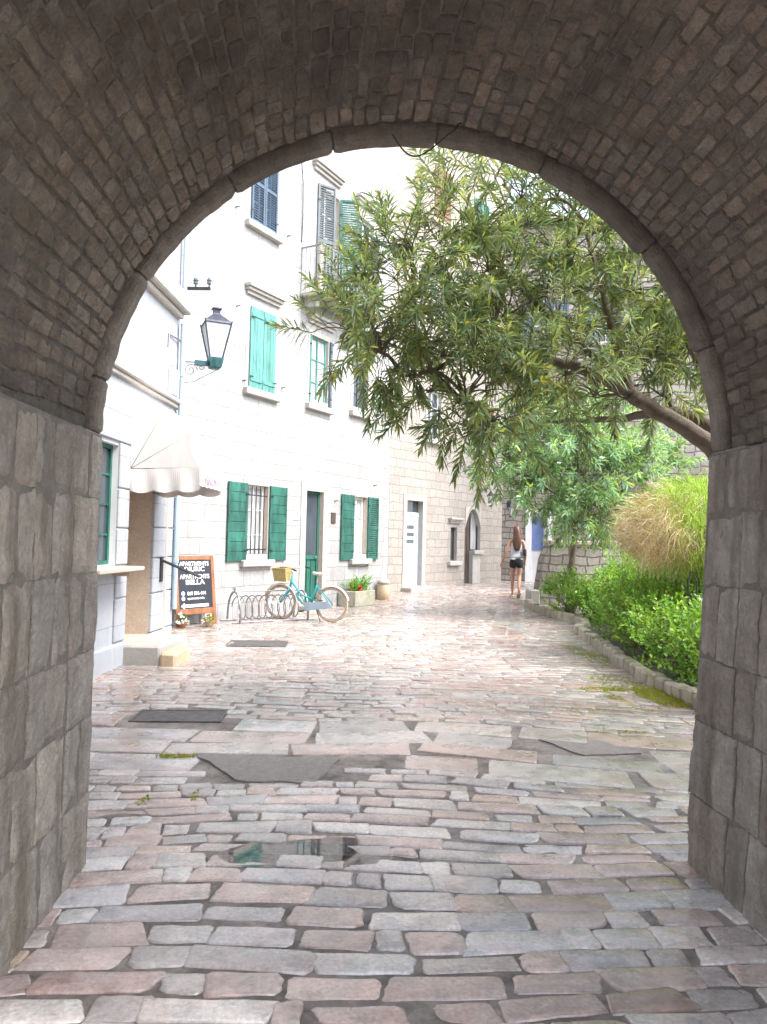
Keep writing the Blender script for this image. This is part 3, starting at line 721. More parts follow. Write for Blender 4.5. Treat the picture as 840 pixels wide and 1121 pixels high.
# wall lamp over the arch
def small_lamp(par_loc, rz, label):
    t = thing('wall_lamp', label, 'lamp', par_loc, rz)
    mb = MB(); mb.tube([(0, 0, 0), (0, -.15, .12), (0, -.35, .1), (0, -.38, .0)], .014, 6); mb.bbox(-.05, .05, -.02, 0, -.12, .12, .008); mb.build('bracket', M['iron'], t)
    mb = MB(); mb.lathe([(.05, -.42), (.1, -.12), (.09, -.12), (.045, -.42)], (0, -.38, 0), 6); mb.build('lamp_glass', M['lampglass'], t)
    mb = MB(); mb.lathe([(.13, -.12), (.05, -.02), (.02, .03), (.0, .05)], (0, -.38, 0), 6); mb.lathe([(.055, -.46), (.06, -.42)], (0, -.38, 0), 6)
    for k in range(6):
        a = k*pi/3; mb.tube([(.05*cos(a), -.38+.05*sin(a), -.42), (.102*cos(a), -.38+.102*sin(a), -.12)], .007, 4)
    mb.build('lamp_cap', M['iron'], t)
eb = lambda s, y, z: (1.307+s*sin(azB)-y*cos(azB), 19.546+s*cos(azB)+y*sin(azB), z)
small_lamp(eb(4.75, -.004, 3.15), pi/2-azB, 'small black lantern on the stone wall above the pointed arch doorway')

# --- rear house closing the street
C_ = thing('rear_house', 'grey rubble stone house closing the street behind the walking woman', 'house', (5.3, 24.9, 0), 0)
CD = (1.2, 1.8, .28, 2.6)
chs = [CD, (1.2, 2.0, 5.2, 6.7), (3.4, 4.2, 5.2, 6.7), (1.2, 2.0, 8.6, 10.1), (3.4, 4.2, 8.6, 10.1)]
mb = MB(); wall(mb, 0, 9, -.2, 12.7, chs, .2, 5); mb.build('wall', M['rubble'], C_)
for h in chs: mb = MB(); reveal(mb, h, .2); mb.build('reveal', M['trim'], C_)
eave(C_, 0, 9, 12.7, 5)
mb = MB(); frame(mb, CD[0]-.16, CD[1]+.16, CD[2]-.2, CD[3]+.16, -.03, .02, .158); mb.build('surround', M['white_paint'], C_)
mb = MB(); mb.box(CD[0], CD[1], .15, .19, CD[2], CD[3]); frame(mb, CD[0]+.003, CD[1]-.003, CD[2]+.003, CD[3]-.003, .12, .149, .09); dr = mb.build('door', M['white_paint'], C_)
mb = MB(); mb.box(CD[0]+.095, CD[1]-.095, .125, .148, 1.35, CD[3]-.1); mb.build('door_panel', M['blue'], dr)
for h in chs[1:]:
    window(C_, h, .15, M['white_paint']); shutter(C_, h[0]-.42, h[0]-.01, h[2], h[3], M['bluegrey'], 'louvre', hinge=h[0]-.01); shutter(C_, h[1]+.01, h[1]+.42, h[2], h[3], M['bluegrey'], 'louvre', hinge=h[1]+.01)
small_lamp((5.75, 24.896, 2.9), 0, 'dark lamp on the rear stone wall above the walking woman')

# --- rampart and low garden wall on the right
t = thing('rampart_wall', 'high grey stone rampart rising behind the garden', 'wall', (7.2, 19.4, 0), -.12)
mb = MB(); mb.prism([(0, -.2), (14, -.2), (14, 9.6), (.35, 9.6)], 0, 1.2); fixn(mb.build('wall', M['rubble'], t))
mb = MB(); mb.bbox(.25, 14.1, -.08, 1.3, 9.603, 9.8, .02); mb.build('coping', M['trim'], t)
t = thing('garden_wall', 'low rubble wall with sloping end behind the flower bed', 'wall', (4.58, 16.95, 0))
mb = MB(); mb.prism([(0, -.1), (9, -.1), (9, 1.55), (.32, 1.55), (.18, 1.2)], 0, .5); fixn(mb.build('wall', M['rubble'], t))
mb = MB(); mb.bbox(-.17, .06, -.16, .3, -.05, .5, .02); mb.build('corner_block', M['trim'], t)
mb = MB()
for k in range(16): mb.bbox(.3+k*.54, .3+k*.54+.53, -.05, .55, 1.553, 1.66+U(-.02, .02), .02, tuple([U(.75, 1)]*3))
mb.build('coping', M['kerb'], t)

# --- left white house
azL = radians(5.44)
L = thing('whitewashed_house', 'bluish white house at left with awning doorway and service window', 'house', (-2.654, 8.448, 0), pi/2-azL)
el = lambda s, y, z: (-2.654+s*sin(azL)-y*cos(azL), 8.448+s*cos(azL)+y*sin(azL), z)
LW = (-.62, .41, 1.2, 2.6); LD = (.74, 1.60, .24, 2.62)
mb = MB(); wall(mb, -4.6, 2.5, -.2, 9, [LW, LD], .28, 3); mb.build('wall', M['render_white'], L)
mb = MB(); reveal(mb, LW, .14); mb.build('window_reveal', M['white_paint'], L)
mb = MB(); reveal(mb, LD, .5); mb.build('door_reveal', M['reveal'], L)
eave(L, -4.6, 2.5, 9, 3)
o = window(L, LW, .12, M['teal'], rows=4, cols=3, sill=False)
mb = MB(); mb.bbox(-.75, .52, -.32, .02, 1.14, 1.185, .006); o = mb.build('counter_shelf', M['reveal'], L)
for x in (-.6, .38): mb = MB(); mb.prism([(x-.012, 1.07), (x+.012, 1.07), (x+.012, 1.138), (x-.012, 1.138)], -.2, 0); mb.build('shelf_bracket', M['reveal'], L)
mb = MB(); mb.box(LD[0], LD[1], .46, .5, LD[2], LD[3]); frame(mb, LD[0]+.003, LD[1]-.003, LD[2]+.003, LD[3]-.003, .43, .459, .08); mb.box(LD[0]+.08, LD[1]-.08, .44, .459, 1.1, 1.2); mb.build('door', M['reveal'], L)
# big squared blocks around the openings
for k, (z0, z1) in enumerate(((.28, .8), (.8, 1.135), (1.19, 1.63), (1.63, 2.1), (2.1, 2.64), (2.64, 3.1))):
    sa = .415 if z0 < 2.6 else -.7
    mb = MB(); mb.bbox(sa, .735, -.03, .1, z0+.006, z1-.006, .012, tuple([U(.95, 1.02)]*3)); mb.build('facing_block', M['render_white'], L)
for k, (z0, z1) in enumerate(((-.1, .26), (.26, .78), (.78, 1.25), (1.25, 1.66), (1.66, 2.12), (2.12, 2.62), (2.62, 3.05))):
    for q in ((1.605, 2.08, -.045, .1), (2.14, 2.515, -.03, .3)): mb = MB(); mb.bbox(*q, z0+.006, z1-.006, .012, tuple([U(.93, 1.02)]*3)); mb.build('facing_block', M['render_white'], L)
mb = MB(); mb.bbox(-4.6, .73, -.06, .05, -.1, .27, .02); mb.build('plinth', M['render_white'], L)
mb = MB(); mb.bbox(-4.6, 2.56, -.09, .03, 3.46, 3.53, .015); mb.bbox(-4.6, 2.53, -.05, .03, 3.40, 3.458, .01); mb.build('string_course', M['trim'], L)
mb = MB(); mb.bbox(-4.6, 2.52, -.17, .02, 4.8, 5.07, .02); mb.bbox(-4.6, 2.45, -.08, .02, 4.72, 4.797, .015); mb.build('slab', M['trim'], L)
mb = MB(); mb.tube([(2.44, -.075, .5), (2.44, -.075, 4.65)], .038, 8); mb.tube([(2.44, -.075, 5.09), (2.44, -.075, 8.9)], .038, 8)
for z in (1.2, 2.5, 3.9, 6.2, 7.6): mb.tube([(2.44, -.075, z-.03), (2.44, -.075, z+.03)], .047, 8)
mb.build('downpipe', M['pipe_white'], L)
mb = MB(); mb.bbox(2.06, 2.3, -.09, 0, 3.54, 3.92, .01); mb.tube([(2.12, -.05, 3.92), (2.1, -.06, 4.02), (2.18, -.06, 4.06), (2.2, -.05, 3.92)], .012, 5); mb.build('meter_box', M['bluewhite'], L)
mb = MB(); mb.tube([(2.0, -.015, 4.2), (2.0, -.015, 4.38), (2.42, -.04, 4.4)], .013, 5); mb.build('facade_cable', M['steel'], L)
mb = MB(); mb.tube([(2.108, -.03, -.02), (2.108, -.03, 2.9)], .028, 8); mb.build('drain_pipe', M['reveal'], L)
mb = MB(); mb.bbox(.62, 1.72, -.5, .46, -.05, .235, .025); mb.build('doorstep', M['trim'], L)
mb = MB(); mb.bbox(.60, 1.2, -.70, -.505, -.05, .16, .03); mb.build('step_block', M['tan_stone'], L)
# bracket bar with two insulators
t = thing('insulator_bracket', 'dark iron bar with two insulators projecting from the left house', 'bracket', el(2.50, -.02, 5.2), pi/2-azL)
mb = MB(); mb.box(-.02, .02, -.42, .2, -.02, .02); mb.build('bar', M['iron'], t)
for y in (-.2, -.4):
    mb = MB(); mb.lathe([(.012, .02), (.012, .06), (.035, .07), (.03, .1), (.04, .12), (.02, .16), (.0, .165)], (0, y, 0), 10); mb.build('insulator', M['greydk'], t)
# handrail
t = thing('handrail', 'short sloping dark metal handrail beside the awning doorway', 'handrail', el(1.9, -.046, 1.2), pi/2-azL)
mb = MB(); mb.tube([(-.03, .0, .02), (-.03, -.55, -.2)], .016, 6); mb.tube([(.03, .0, .02), (.03, -.55, -.2)], .016, 6); mb.build('rail', M['iron'], t)
mb = MB(); mb.bbox(-.05, .05, -.02, -.001, -.28, .06, .005); mb.build('wall_plate', M['iron'], t)

# --- awning: folding canvas hood on bows
t = thing('awning', 'cream canvas hood awning with scalloped valance over the doorway', 'awning', el(.72, -.01, 2.36), pi/2-azL)
Lr, Wd = .86, 1.0; bows = [radians(a_) for a_ in (92, 62, 32, 2)]
mb = MB()
n = 10
def bowpt(a, s): return (s*Wd, -Lr*cos(a)-.02, Lr*sin(a)*.98)
for i in range(3):
    a0, a1 = bows[i], bows[i+1]
    # sagging cloth strip between two bows
    vs = []; m_ = 5
    for k in range(m_+1):
        f = k/m_; p0, p1 = Vector(bowpt(a0, 0)), Vector(bowpt(a1, 0)); p = p0.lerp(p1, f); q = p*(1-.05*sin(pi*f))
        for j in range(n+1): vs.append((j/n*Wd, q.y, q.z))
    mb.add(vs, [(k*(n+1)+j, (k+1)*(n+1)+j, (k+1)*(n+1)+j+1, k*(n+1)+j+1) for k in range(m_) for j in range(n)])
    for sx in (0, 1):
        vs = [(sx*Wd, -.02, 0)]
        for k in range(m_+1):
            f = k/m_; p = Vector(bowpt(a0, sx)).lerp(Vector(bowpt(a1, sx)), f); vs.append((sx*Wd, p.y*(1-.05*sin(pi*f)), p.z*(1-.05*sin(pi*f))))
        mb.add(vs, [(0, k+1, k+2) for k in range(m_)])
cv = mb.build('canvas', M['awning'], t)
mb = MB()
def valance(p0, p1, n, drop, waves, thick):
    p0, p1 = Vector(p0), Vector(p1); vs = []
    for i in range(n+1):
        f = i/n; p = p0.lerp(p1, f); w_ = abs(sin(pi*f*waves))
        o_ = (p1-p0).cross(Vector((0, 0, 1))).normalized()*.012*sin(f*pi*waves*2)
        vs += [p, p+o_-Vector((0, 0, drop*.6)), p+o_*1.6-Vector((0, 0, drop*(.89+.11*w_)))]
    mb.add(vs, [(i*3+k, i*3+k+1, i*3+k+4, i*3+k+3) for i in range(n) for k in range(2)])
A2 = bowpt(bows[3], 0); Bp = bowpt(bows[3], 1)
valance((0, -.02, .0), A2, 36, .30, 3, .01); valance(A2, Bp, 40, .24, 5, .01); valance(Bp, (Wd, -.02, 0), 36, .3, 3, .01)
mb.build('valance', M['awning'], t)
mb = MB()
for a in bows: mb.tube([(0.006, -.02, 0), tuple(Vector(bowpt(a, 0))*.985+Vector((.006, 0, 0))), tuple(Vector(bowpt(a, 1))*.985-Vector((.006, 0, 0))), (Wd-.006, -.02, 0)], .009, 6)
mb.build('bow', M['steel'], t)
text('VIRON', .16, M['awnletter'], t, Matrix.Translation((Wd*.42, A2[1]-.03, A2[2]-.19)) @ Matrix.Rotation(pi/2, 4, 'X'), sx=1.35)

# --- big lantern on scroll bracket
t = thing('street_lantern', 'large old tapered lantern on a scroll bracket left of the turquoise shutters', 'lantern', (-1.93, 11.2, 4.08), .35)
mb = MB(); mb.lathe([(.13, .165), (.27, .66), (.262, .66), (.122, .165)], n=4, rot=pi/4); mb.build('lamp_glass', M['lampglass'], t)
mb = MB()
for k in range(4):
    a = pi/4+k*pi/2; mb.tube([(.13*cos(a), .13*sin(a), .15), (.285*cos(a), .285*sin(a), .70)], .012, 5)
    b_ = a+pi/2; mb.tube([(.27*cos(a), .27*sin(a), .66), (.27*cos(b_), .27*sin(b_), .66)], .01, 5)
mb.build('frame', M['lampmetal'], t)
mb = MB(); mb.lathe([(.285, .665), (.27, .69), (.17, .76), (.085, .82), (.07, .84), (.07, .9), (.1, .905), (.095, .925), (.05, .93), (.0, .95)], n=4, rot=pi/4); mb.build('roof', M['lampmetal'], t)
mb = MB(); mb.lathe([(.09, 0), (.12, .02), (.15, .12), (.155, .155), (.13, .165), (.0, .166)], n=4, rot=pi/4); mb.box(-.3, -.1, -.03, .03, .03, .1); mb.build('base', M['lampteal'], t)
mb = MB(); mb.lathe([(.02, .17), (.03, .2), (.05, .3), (.045, .36), (.0, .4)], n=10); mb.build('bulb', M['lampglass'], t)
mb = MB()
mb.m = Matrix.Rotation(-.35, 4, 'Z')
mb.tube([(-.47, 0, .1), (-.2, 0, .09), (0, 0, .0)], .012, 6); mb.tube([(-.475, 0, -.25), (-.475, 0, .15)], .015, 6)
for cx, cz, r_, sg in ((-.36, -.03, .1, 1), (-.2, .02, .055, -1)):
    mb.tube([(cx+sg*(r_*(1-k/40))*cos(k*.3), 0, cz+(r_*(1-k/40))*sin(k*.3)) for k in range(34)], .008, 5)
mb.tube([(-.46, 0, -.22), (-.3, 0, -.2), (-.12, 0, -.1), (.02, 0, -.02), (.06, 0, -.12), (.02, 0, -.2)], .009, 5)
mb.build('scroll_bracket', M['scroll'], t)

# ------------------------------------------------------------------ street things
# blackboard sign
fm = lambda s, y, z=0: (-2.331+s*sin(azM)-y*cos(azM), 13.855+s*cos(azM)+y*sin(azM), z)
t = thing('blackboard_sign', 'wood framed blackboard sign with white lettering and arrow', 'sign', (-2.43, 13.12, 0), pi/2-azM-.12)
TL = Matrix.Rotation(radians(-7), 4, 'X')
w_, z0, z1 = .44, .2, 1.22
mb = MB(); mb.m = TL; mb.bbox(-w_, -w_+.075, -.02, .02, 0, z1, .006); mb.bbox(w_-.075, w_, -.02, .02, 0, z1, .006); mb.bbox(-w_+.076, w_-.076, -.019, .019, z1-.075, z1-.001, .006); mb.bbox(-w_+.076, w_-.076, -.019, .019, z0, z0+.1, .006)
mb.build('frame', M['woodframe'], t)
mb = MB(); mb.m = TL; mb.box(-w_+.07, w_-.07, -.008, .012, z0+.09, z1-.07); bd = mb.build('board', M['chalk'], t)
mb = MB(); mb.m = Matrix.Translation((0, .3, 0)) @ Matrix.Rotation(radians(7), 4, 'X'); mb.bbox(-w_, -w_+.06, -.02, .02, 0, z1-.03, .006); mb.bbox(w_-.06, w_, -.02, .02, 0, z1-.03, .006); mb.bbox(-w_+.061, w_-.061, -.015, .015, .3, .36, .006); mb.build('prop_leg', M['woodframe'], t)
RX = Matrix.Rotation(pi/2, 4, 'X')
def line(s, z, sz, sx=1, x=0, al='CENTER'): text(s, sz, M['letter'], t, TL @ Matrix.Translation((x, -.0095, z)) @ RX, ext=.0015, sx=sx, align=al)
line('APARTMENTS', 1.045, .105, 1.0); line('DJURIC', .95, .11, 1.25); line('APARTMENTS', .82, .105, 1.0); line('BELLA', .72, .115, 1.35)
line('069 596 414', .535, .085, .95, -.18, 'LEFT'); line('apartments-bella', .46, .055, 1.0, -.18, 'LEFT')
mb = MB(); mb.m = TL
for z in (.565, .478): mb.lathe([(.038, -.002), (.038, .002)], n=14)
mb = MB(); mb.m = TL
for z in (.567, .48):
    mb.add([(-.27+.036*cos(k*pi/8), -.0098, z+.036*sin(k*pi/8)) for k in range(16)], [tuple(range(16))])
mb.build('icon', M['letter'], t)
mb = MB(); mb.m = TL; mb.prism([(-.33, .35), (-.25, .405), (-.25, .375), (.28, .375), (.28, .325), (-.25, .325), (-.25, .295)], -.0105, -.0085); fixn(mb.build('arrow', M['letter'], t))

# bicycle rack: coil of hoops between two arches
pL, pR = Vector((-1.97, 13.72, 0)), Vector((-.62, 14.62, 0)); d_ = pR-pL; rz = atan2(d_.y, d_.x); Ln = d_.length
t = thing('bicycle_rack', 'grey metal coil bicycle rack on the paving below the barred window', 'bicycle rack', pL, rz)
mb = MB()
def hoop(x, r_, h, tilt=0): return [(x+tilt*(h*sin(pi*k/16)), r_*cos(pi*k/16), max(.0, h*sin(pi*k/16)**.75)) for k in range(17)]
for x in (.1, Ln-.1): mb.tube(hoop(x, .27, .55), .02, 8)
mb.build('end_hoop', M['steel'], t)
mb = MB(); pts = []
for k in range(190):
    a = k*2*pi/20; pts.append((.16+(Ln-.32)*k/189, .22*cos(a), .26+.215*sin(a)))
mb.tube(pts, .011, 6); mb.build('coil', M['steel'], t)
mb = MB()
for y in (-.25, .25): mb.tube([(-.05, y, .015), (Ln+.05, y, .015)], .014, 6)
mb.tube([(.1, 0, .555), (Ln-.1, 0, .555)], .012, 6); mb.lathe([(.0, .64), (.02, .63), (.03, .6), (.014, .57), (.014, .55)], (.1, 0, 0), 8); mb.build('base_rail', M['steel'], t)

# bicycle
pf, pr_ = Vector((-1.08, 14.38, 0)), Vector((-.10, 13.98, 0)); d_ = pf-pr_; rz = atan2(d_.y, d_.x)
bk = thing('bicycle', 'turquoise ladies bicycle with cream saddle and yellow basket', 'bicycle', pr_, rz)
WB, WR = d_.length, .335
bk.rotation_euler = (radians(-3), 0, rz)
def wheel(x, par):
    mb = MB(); mb.ring((x, 0, WR), (0, 1, 0), WR-.022, .022, 40, 8); w0 = mb.build('wheel', M['tyre'], par, True)
    mb = MB(); mb.ring((x, 0, WR), (0, 1, 0), WR-.05, .012, 40, 6); mb.build('rim', M['chrome'], w0, True)
    mb = MB(); mb.tube([(x, -.05, WR), (x, .05, WR)], .018, 8)
    for k in range(24):
        a = 2*pi*k/24; mb.tube([(x, (.03 if k % 2 else -.03), WR), (x+(WR-.05)*cos(a), 0, WR+(WR-.05)*sin(a))], .0022, 4, cap=False)
    mb.build('spokes', M['chrome'], w0)
wheel(0, bk); wheel(WB, bk)
bb = (.43, 0, .29); st = (.30, 0, .70); hd0 = (WB-.20, 0, .62); hd1 = (WB-.25, 0, .86)
mb = MB()
mb.tube([bb, st], .019, 8); mb.tube([bb, (.6, 0, .33), hd0], .023, 8); mb.tube([(.40, 0, .42), (.62, 0, .49), (WB-.225, 0, .74)], .019, 8)
for y in (-.05, .05): mb.tube([(0, y, WR), (.36, y*.5, .3), bb], .011, 6); mb.tube([(0, y, WR), (.29, y*.4, .66)], .010, 6)
mb.tube([hd0, hd1], .022, 8)
for y in (-.045, .045): mb.tube([hd0, (WB-.17, y, .56), (WB-.06, y, .42), (WB, y, WR)], [.017, .016, .013, .011], 6)
mb.build('frame', M['bike_turq'], bk, True)
def fender(x, a0, a1):
    mb = MB(); vs = []; n = 20; r_ = WR+.025
    for i in range(n+1):
        a = a0+(a1-a0)*i/n
        for yy, dr_ in ((-.03, -.012), (-.018, 0), (.018, 0), (.03, -.012)): vs.append((x+(r_+dr_)*cos(a), yy, WR+(r_+dr_)*sin(a)))
    mb.add(vs, [(i*4+k, i*4+k+1, i*4+k+5, i*4+k+4) for i in range(n) for k in range(3)])
    for y in (-.03, .03): mb.tube([(x, y, WR), (x+r_*cos(a0+.25), y, WR+r_*sin(a0+.25))], .004, 4)
    mb.build('mudguard', M['saddle'], bk, True)
fender(0, radians(20), radians(165)); fender(WB, radians(15), radians(175))
mb = MB()
prof = [(-.16, .075, 0), (-.12, .1, .012), (-.03, .085, .0), (.05, .04, .006), (.12, .022, .012)]
vs = []; n = 12
for x, hw, dz in prof:
    for j in range(n):
        a = 2*pi*j/n; vs.append((.27+x, hw*cos(a), .90+dz+.03*sin(a)))
mb.add(vs, [(i*n+j, i*n+(j+1) % n, (i+1)*n+(j+1) % n, (i+1)*n+j) for i in range(len(prof)-1) for j in range(n)]+[tuple(range(n))[::-1], tuple(range(4*n, 5*n))])
mb.build('saddle', M['saddle'], bk, True)
mb = MB(); mb.tube([st, (.27, 0, .89)], .013, 8); mb.build('seat_post', M['chrome'], bk, True)
mb = MB(); mb.tube([(WB-.45, -.3, .98), (WB-.36, -.29, 1.0), (WB-.25, -.16, 1.0), (WB-.24, 0, .97), (WB-.25, .16, 1.0), (WB-.36, .29, 1.0), (WB-.45, .3, .98)], .011, 8); mb.tube([hd1, (WB-.24, 0, .97)], .013, 8); hb = mb.build('handlebar', M['chrome'], bk, True)
mb = MB()
for y in (-.3, .3): mb.tube([(WB-.47, y, .975), (WB-.38, y*.975, 1.0)], .017, 8)
mb.build('grip', M['black'], hb)
mb = MB(); x0 = WB-.17
vs = []
for z, e in ((.74, .0), (.99, .035)):
    vs += [(x0-.005, -.13-e, z), (x0+.24+e, -.13-e, z), (x0+.24+e, .13+e, z), (x0-.005, .13+e, z)]
mb.add(vs, [(3, 2, 1, 0), (0, 1, 5, 4), (1, 2, 6, 5), (2, 3, 7, 6), (3, 0, 4, 7)]); mb.tube([vs[4], vs[5], vs[6], vs[7], vs[4]], .012, 6)
mb.build('basket', M['basket'], bk)
mb = MB(); mb.ring((bb[0], -.045, bb[2]), (0, 1, 0), .085, .008, 24, 6)
for sg in (-1, 1): mb.tube([(bb[0], sg*.03, bb[2]), (bb[0], sg*.065, bb[2]), (bb[0]+sg*.14, sg*.075, bb[2]-sg*.09)], .009, 6)
cr = mb.build('crank', M['chrome'], bk)
mb = MB()
for sg in (-1, 1): mb.bbox(bb[0]+sg*.14-.045, bb[0]+sg*.14+.045, min(sg*.08, sg*.16), max(sg*.08, sg*.16), bb[2]-sg*.09-.012, bb[2]-sg*.09+.012, .004)
mb.build('pedal', M['black'], cr)
mb = MB(); mb.prism([(-.06, WR-.05), (.05, WR-.075), (bb[0]+.1, bb[2]-.09), (bb[0]+.12, bb[2]+.06), (.05, WR+.06)], .06, .075); fixn(mb.build('chain_guard', M['pipe_white'], bk))
mb = MB(); mb.tube([(.3, .05, .28), (.16, .16, .02)], .01, 6); mb.build('kickstand', M['black'], bk)

# trough with plants
t = thing('stone_planter', 'pale stone trough with red flowers against the white wall', 'planter', fm(4.75, -.28), pi/2-azM)
mb = MB()
for bx in ((-.46, .46, -.24, -.19), (-.46, .46, .19, .24), (-.46, -.41, -.188, .188), (.41, .46, -.188, .188)): mb.bbox(*bx, 0, .36, .012)
mb.box(-.41, .41, -.19, .19, .02, .28); mb.build('trough', M['trough'], t)

# leaf generators -------------------------------------------------------
def leaf(mb, p, d, up, ln, w, tint, droop=.15):
    d = d.normalized(); s = d.cross(up); s = s.normalized() if s.length > 1e-4 else d.orthogonal().normalized(); nrm = s.cross(d)
    m1 = p+d*ln*.35; m2 = p+d*ln*.7-Vector((0, 0, droop*ln*.25)); e = p+d*ln-Vector((0, 0, droop*ln))
    k = nrm*w*.25
    mb.add([p, m1+s*w*.5+k, m1, m1-s*w*.5+k, m2+s*w*.4+k, m2, m2-s*w*.4+k, e],
           [(0, 1, 2), (0, 2, 3), (1, 4, 5, 2), (2, 5, 6, 3), (4, 7, 5), (5, 7, 6)], tint)
def rnd_dir():
    z = U(-1, 1); a = U(0, 2*pi); r_ = sqrt(1-z*z); return Vector((r_*cos(a), r_*sin(a), z))
def tcol(base=1.0):
    b = U(.5, 1.6)*base; h = U(0, 1)
    if h < .008: return (b*2.2, b*1.75, b*.5)
    if h < .25: return (b*1.25, b*1.08, b*.75)
    if h < .45: return (b*.75, b*.95, b*1.25)
    return (b, b, b)
def shoot(fb, tb, p, d, L_, ln, wd, step=.03, n=3):
    d = d.normalized(); u = d.orthogonal().normalized(); w = d.cross(u); ph = U(0, 6.28); k = 0; q = L_*.15
    pts = [p]; cur = p.copy(); dd = d.copy()
    while q < L_:
        f = q/L_; cur = cur+dd*step; dd = (dd+Vector((0, 0, -.012))).normalized(); pts.append(cur.copy())
        ang = radians(78-48*f)+U(-.15, .15)
        for j in range(n):
            a = ph+j*2*pi/n+k*pi/n+U(-.2, .2)
            ld = dd*cos(ang)+(u*cos(a)+w*sin(a))*sin(ang)+Vector((0, 0, -.12))
            leaf(fb, cur, ld+rnd_dir()*.22, dd+Vector((0, 0, .3)), ln*U(.55, 1.2)*(1-.3*f*f), wd*U(.8, 1.15), tcol(), U(.02, .35))
        q += step; k += 1
    tb.tube(pts, [.005-.003*i/len(pts) for i in range(len(pts))], 4, cap=False)
def bez(p0, p1, p2, n=8): return [(Vector(p0)*(1-f)**2+Vector(p1)*2*f*(1-f)+Vector(p2)*f*f) for f in [i/n for i in range(n+1)]]
def oleander(label, lobes, limbs, mat, ln, wd, step, nleaf=3, Ls=(.25, .5), flowers=0):
    t = thing('oleander_tree', label, 'tree', limbs[0][0][0])
    o0 = Vector(limbs[0][0][0])
    tr = MB(); br = MB(); fb = MB(); fl = MB()
    for m_ in (tr, br, fb, fl): m_.m = Matrix.Translation(-o0)
    for k, (pts, r0, r1) in enumerate(limbs):
        P = [Vector(p) for p in pts]; sm = []
        for i in range(len(P)-1):
            a_ = P[max(i-1, 0)]; b_ = P[i]; c_ = P[i+1]; e_ = P[min(i+2, len(P)-1)]
            for j in range(6):
                f = j/6; sm.append(.5*((2*b_)+(c_-a_)*f+(2*a_-5*b_+4*c_-e_)*f*f+(3*b_-a_-3*c_+e_)*f**3)+Vector((U(-.01, .01), U(-.01, .01), U(-.01, .01)))*(1 if i+j else 0))
        sm.append(P[-1]); n = len(sm)
        (tr if k == 0 else br).tube(sm, [r0+(r1-r0)*i/(n-1) for i in range(n)], 10)
    allp = [Vector(p) for pts, _, _ in limbs for p in pts[1:]]
    for (c, rad, cnt) in lobes:
        c = Vector(c); near = min(allp, key=lambda q: (q-c).length)
        hub = c+Vector((U(-.1, .1), U(-.1, .1), -rad[2]*.35))
        br.tube(bez(near, near.lerp(hub, .5)+Vector((0, 0, .1)), hub), [.022-.010*i/8 for i in range(9)], 7)
        subs = []
        for k in range(max(5, cnt//7)):
            d = rnd_dir(); q = c+Vector((d.x*rad[0], d.y*rad[1], d.z*rad[2]))*U(.35, .6); subs.append(q)
            br.tube(bez(hub, hub.lerp(q, .5)+Vector((U(-.1, .1), U(-.1, .1), U(0, .12))), q), [.012-.006*i/8 for i in range(9)], 5, cap=False)
        for k in range(cnt):
            d = rnd_dir()
            if d.z < -.4 and U(0, 1) < .35: d.z = abs(d.z)
            q = c+Vector((d.x*rad[0], d.y*rad[1], d.z*rad[2]))*U(.55, 1.0)
            s_ = min(subs, key=lambda x: (x-q).length)
            sd = (d*.9+rnd_dir()*.5+Vector((0, 0, .25 if d.z > -.2 else -.5)))
            br.tube(bez(s_, s_.lerp(q, .6)+Vector((0, 0, .06)), q, 5), [.006-.0025*i/5 for i in range(6)], 4, cap=False)
            shoot(fb, br, q, sd, U(*Ls), ln, wd, step, nleaf)
            if flowers and U(0, 1) < flowers:
                cc = q+sd.normalized()*U(*Ls)
                for j in range(5):
                    a = j*2*pi/5; leaf(fl, cc, Vector((cos(a), sin(a)-.4, .3)), Vector((0, -1, .4)), .05, .04, (1, 1, 1), .1)
    tr.build('trunk', M['bark'], t, True); br.build('branches', M['bark'], t, True); fb.build('crown', mat, t)
    if flowers: fl.build('blossoms', M['petal_white'], t)
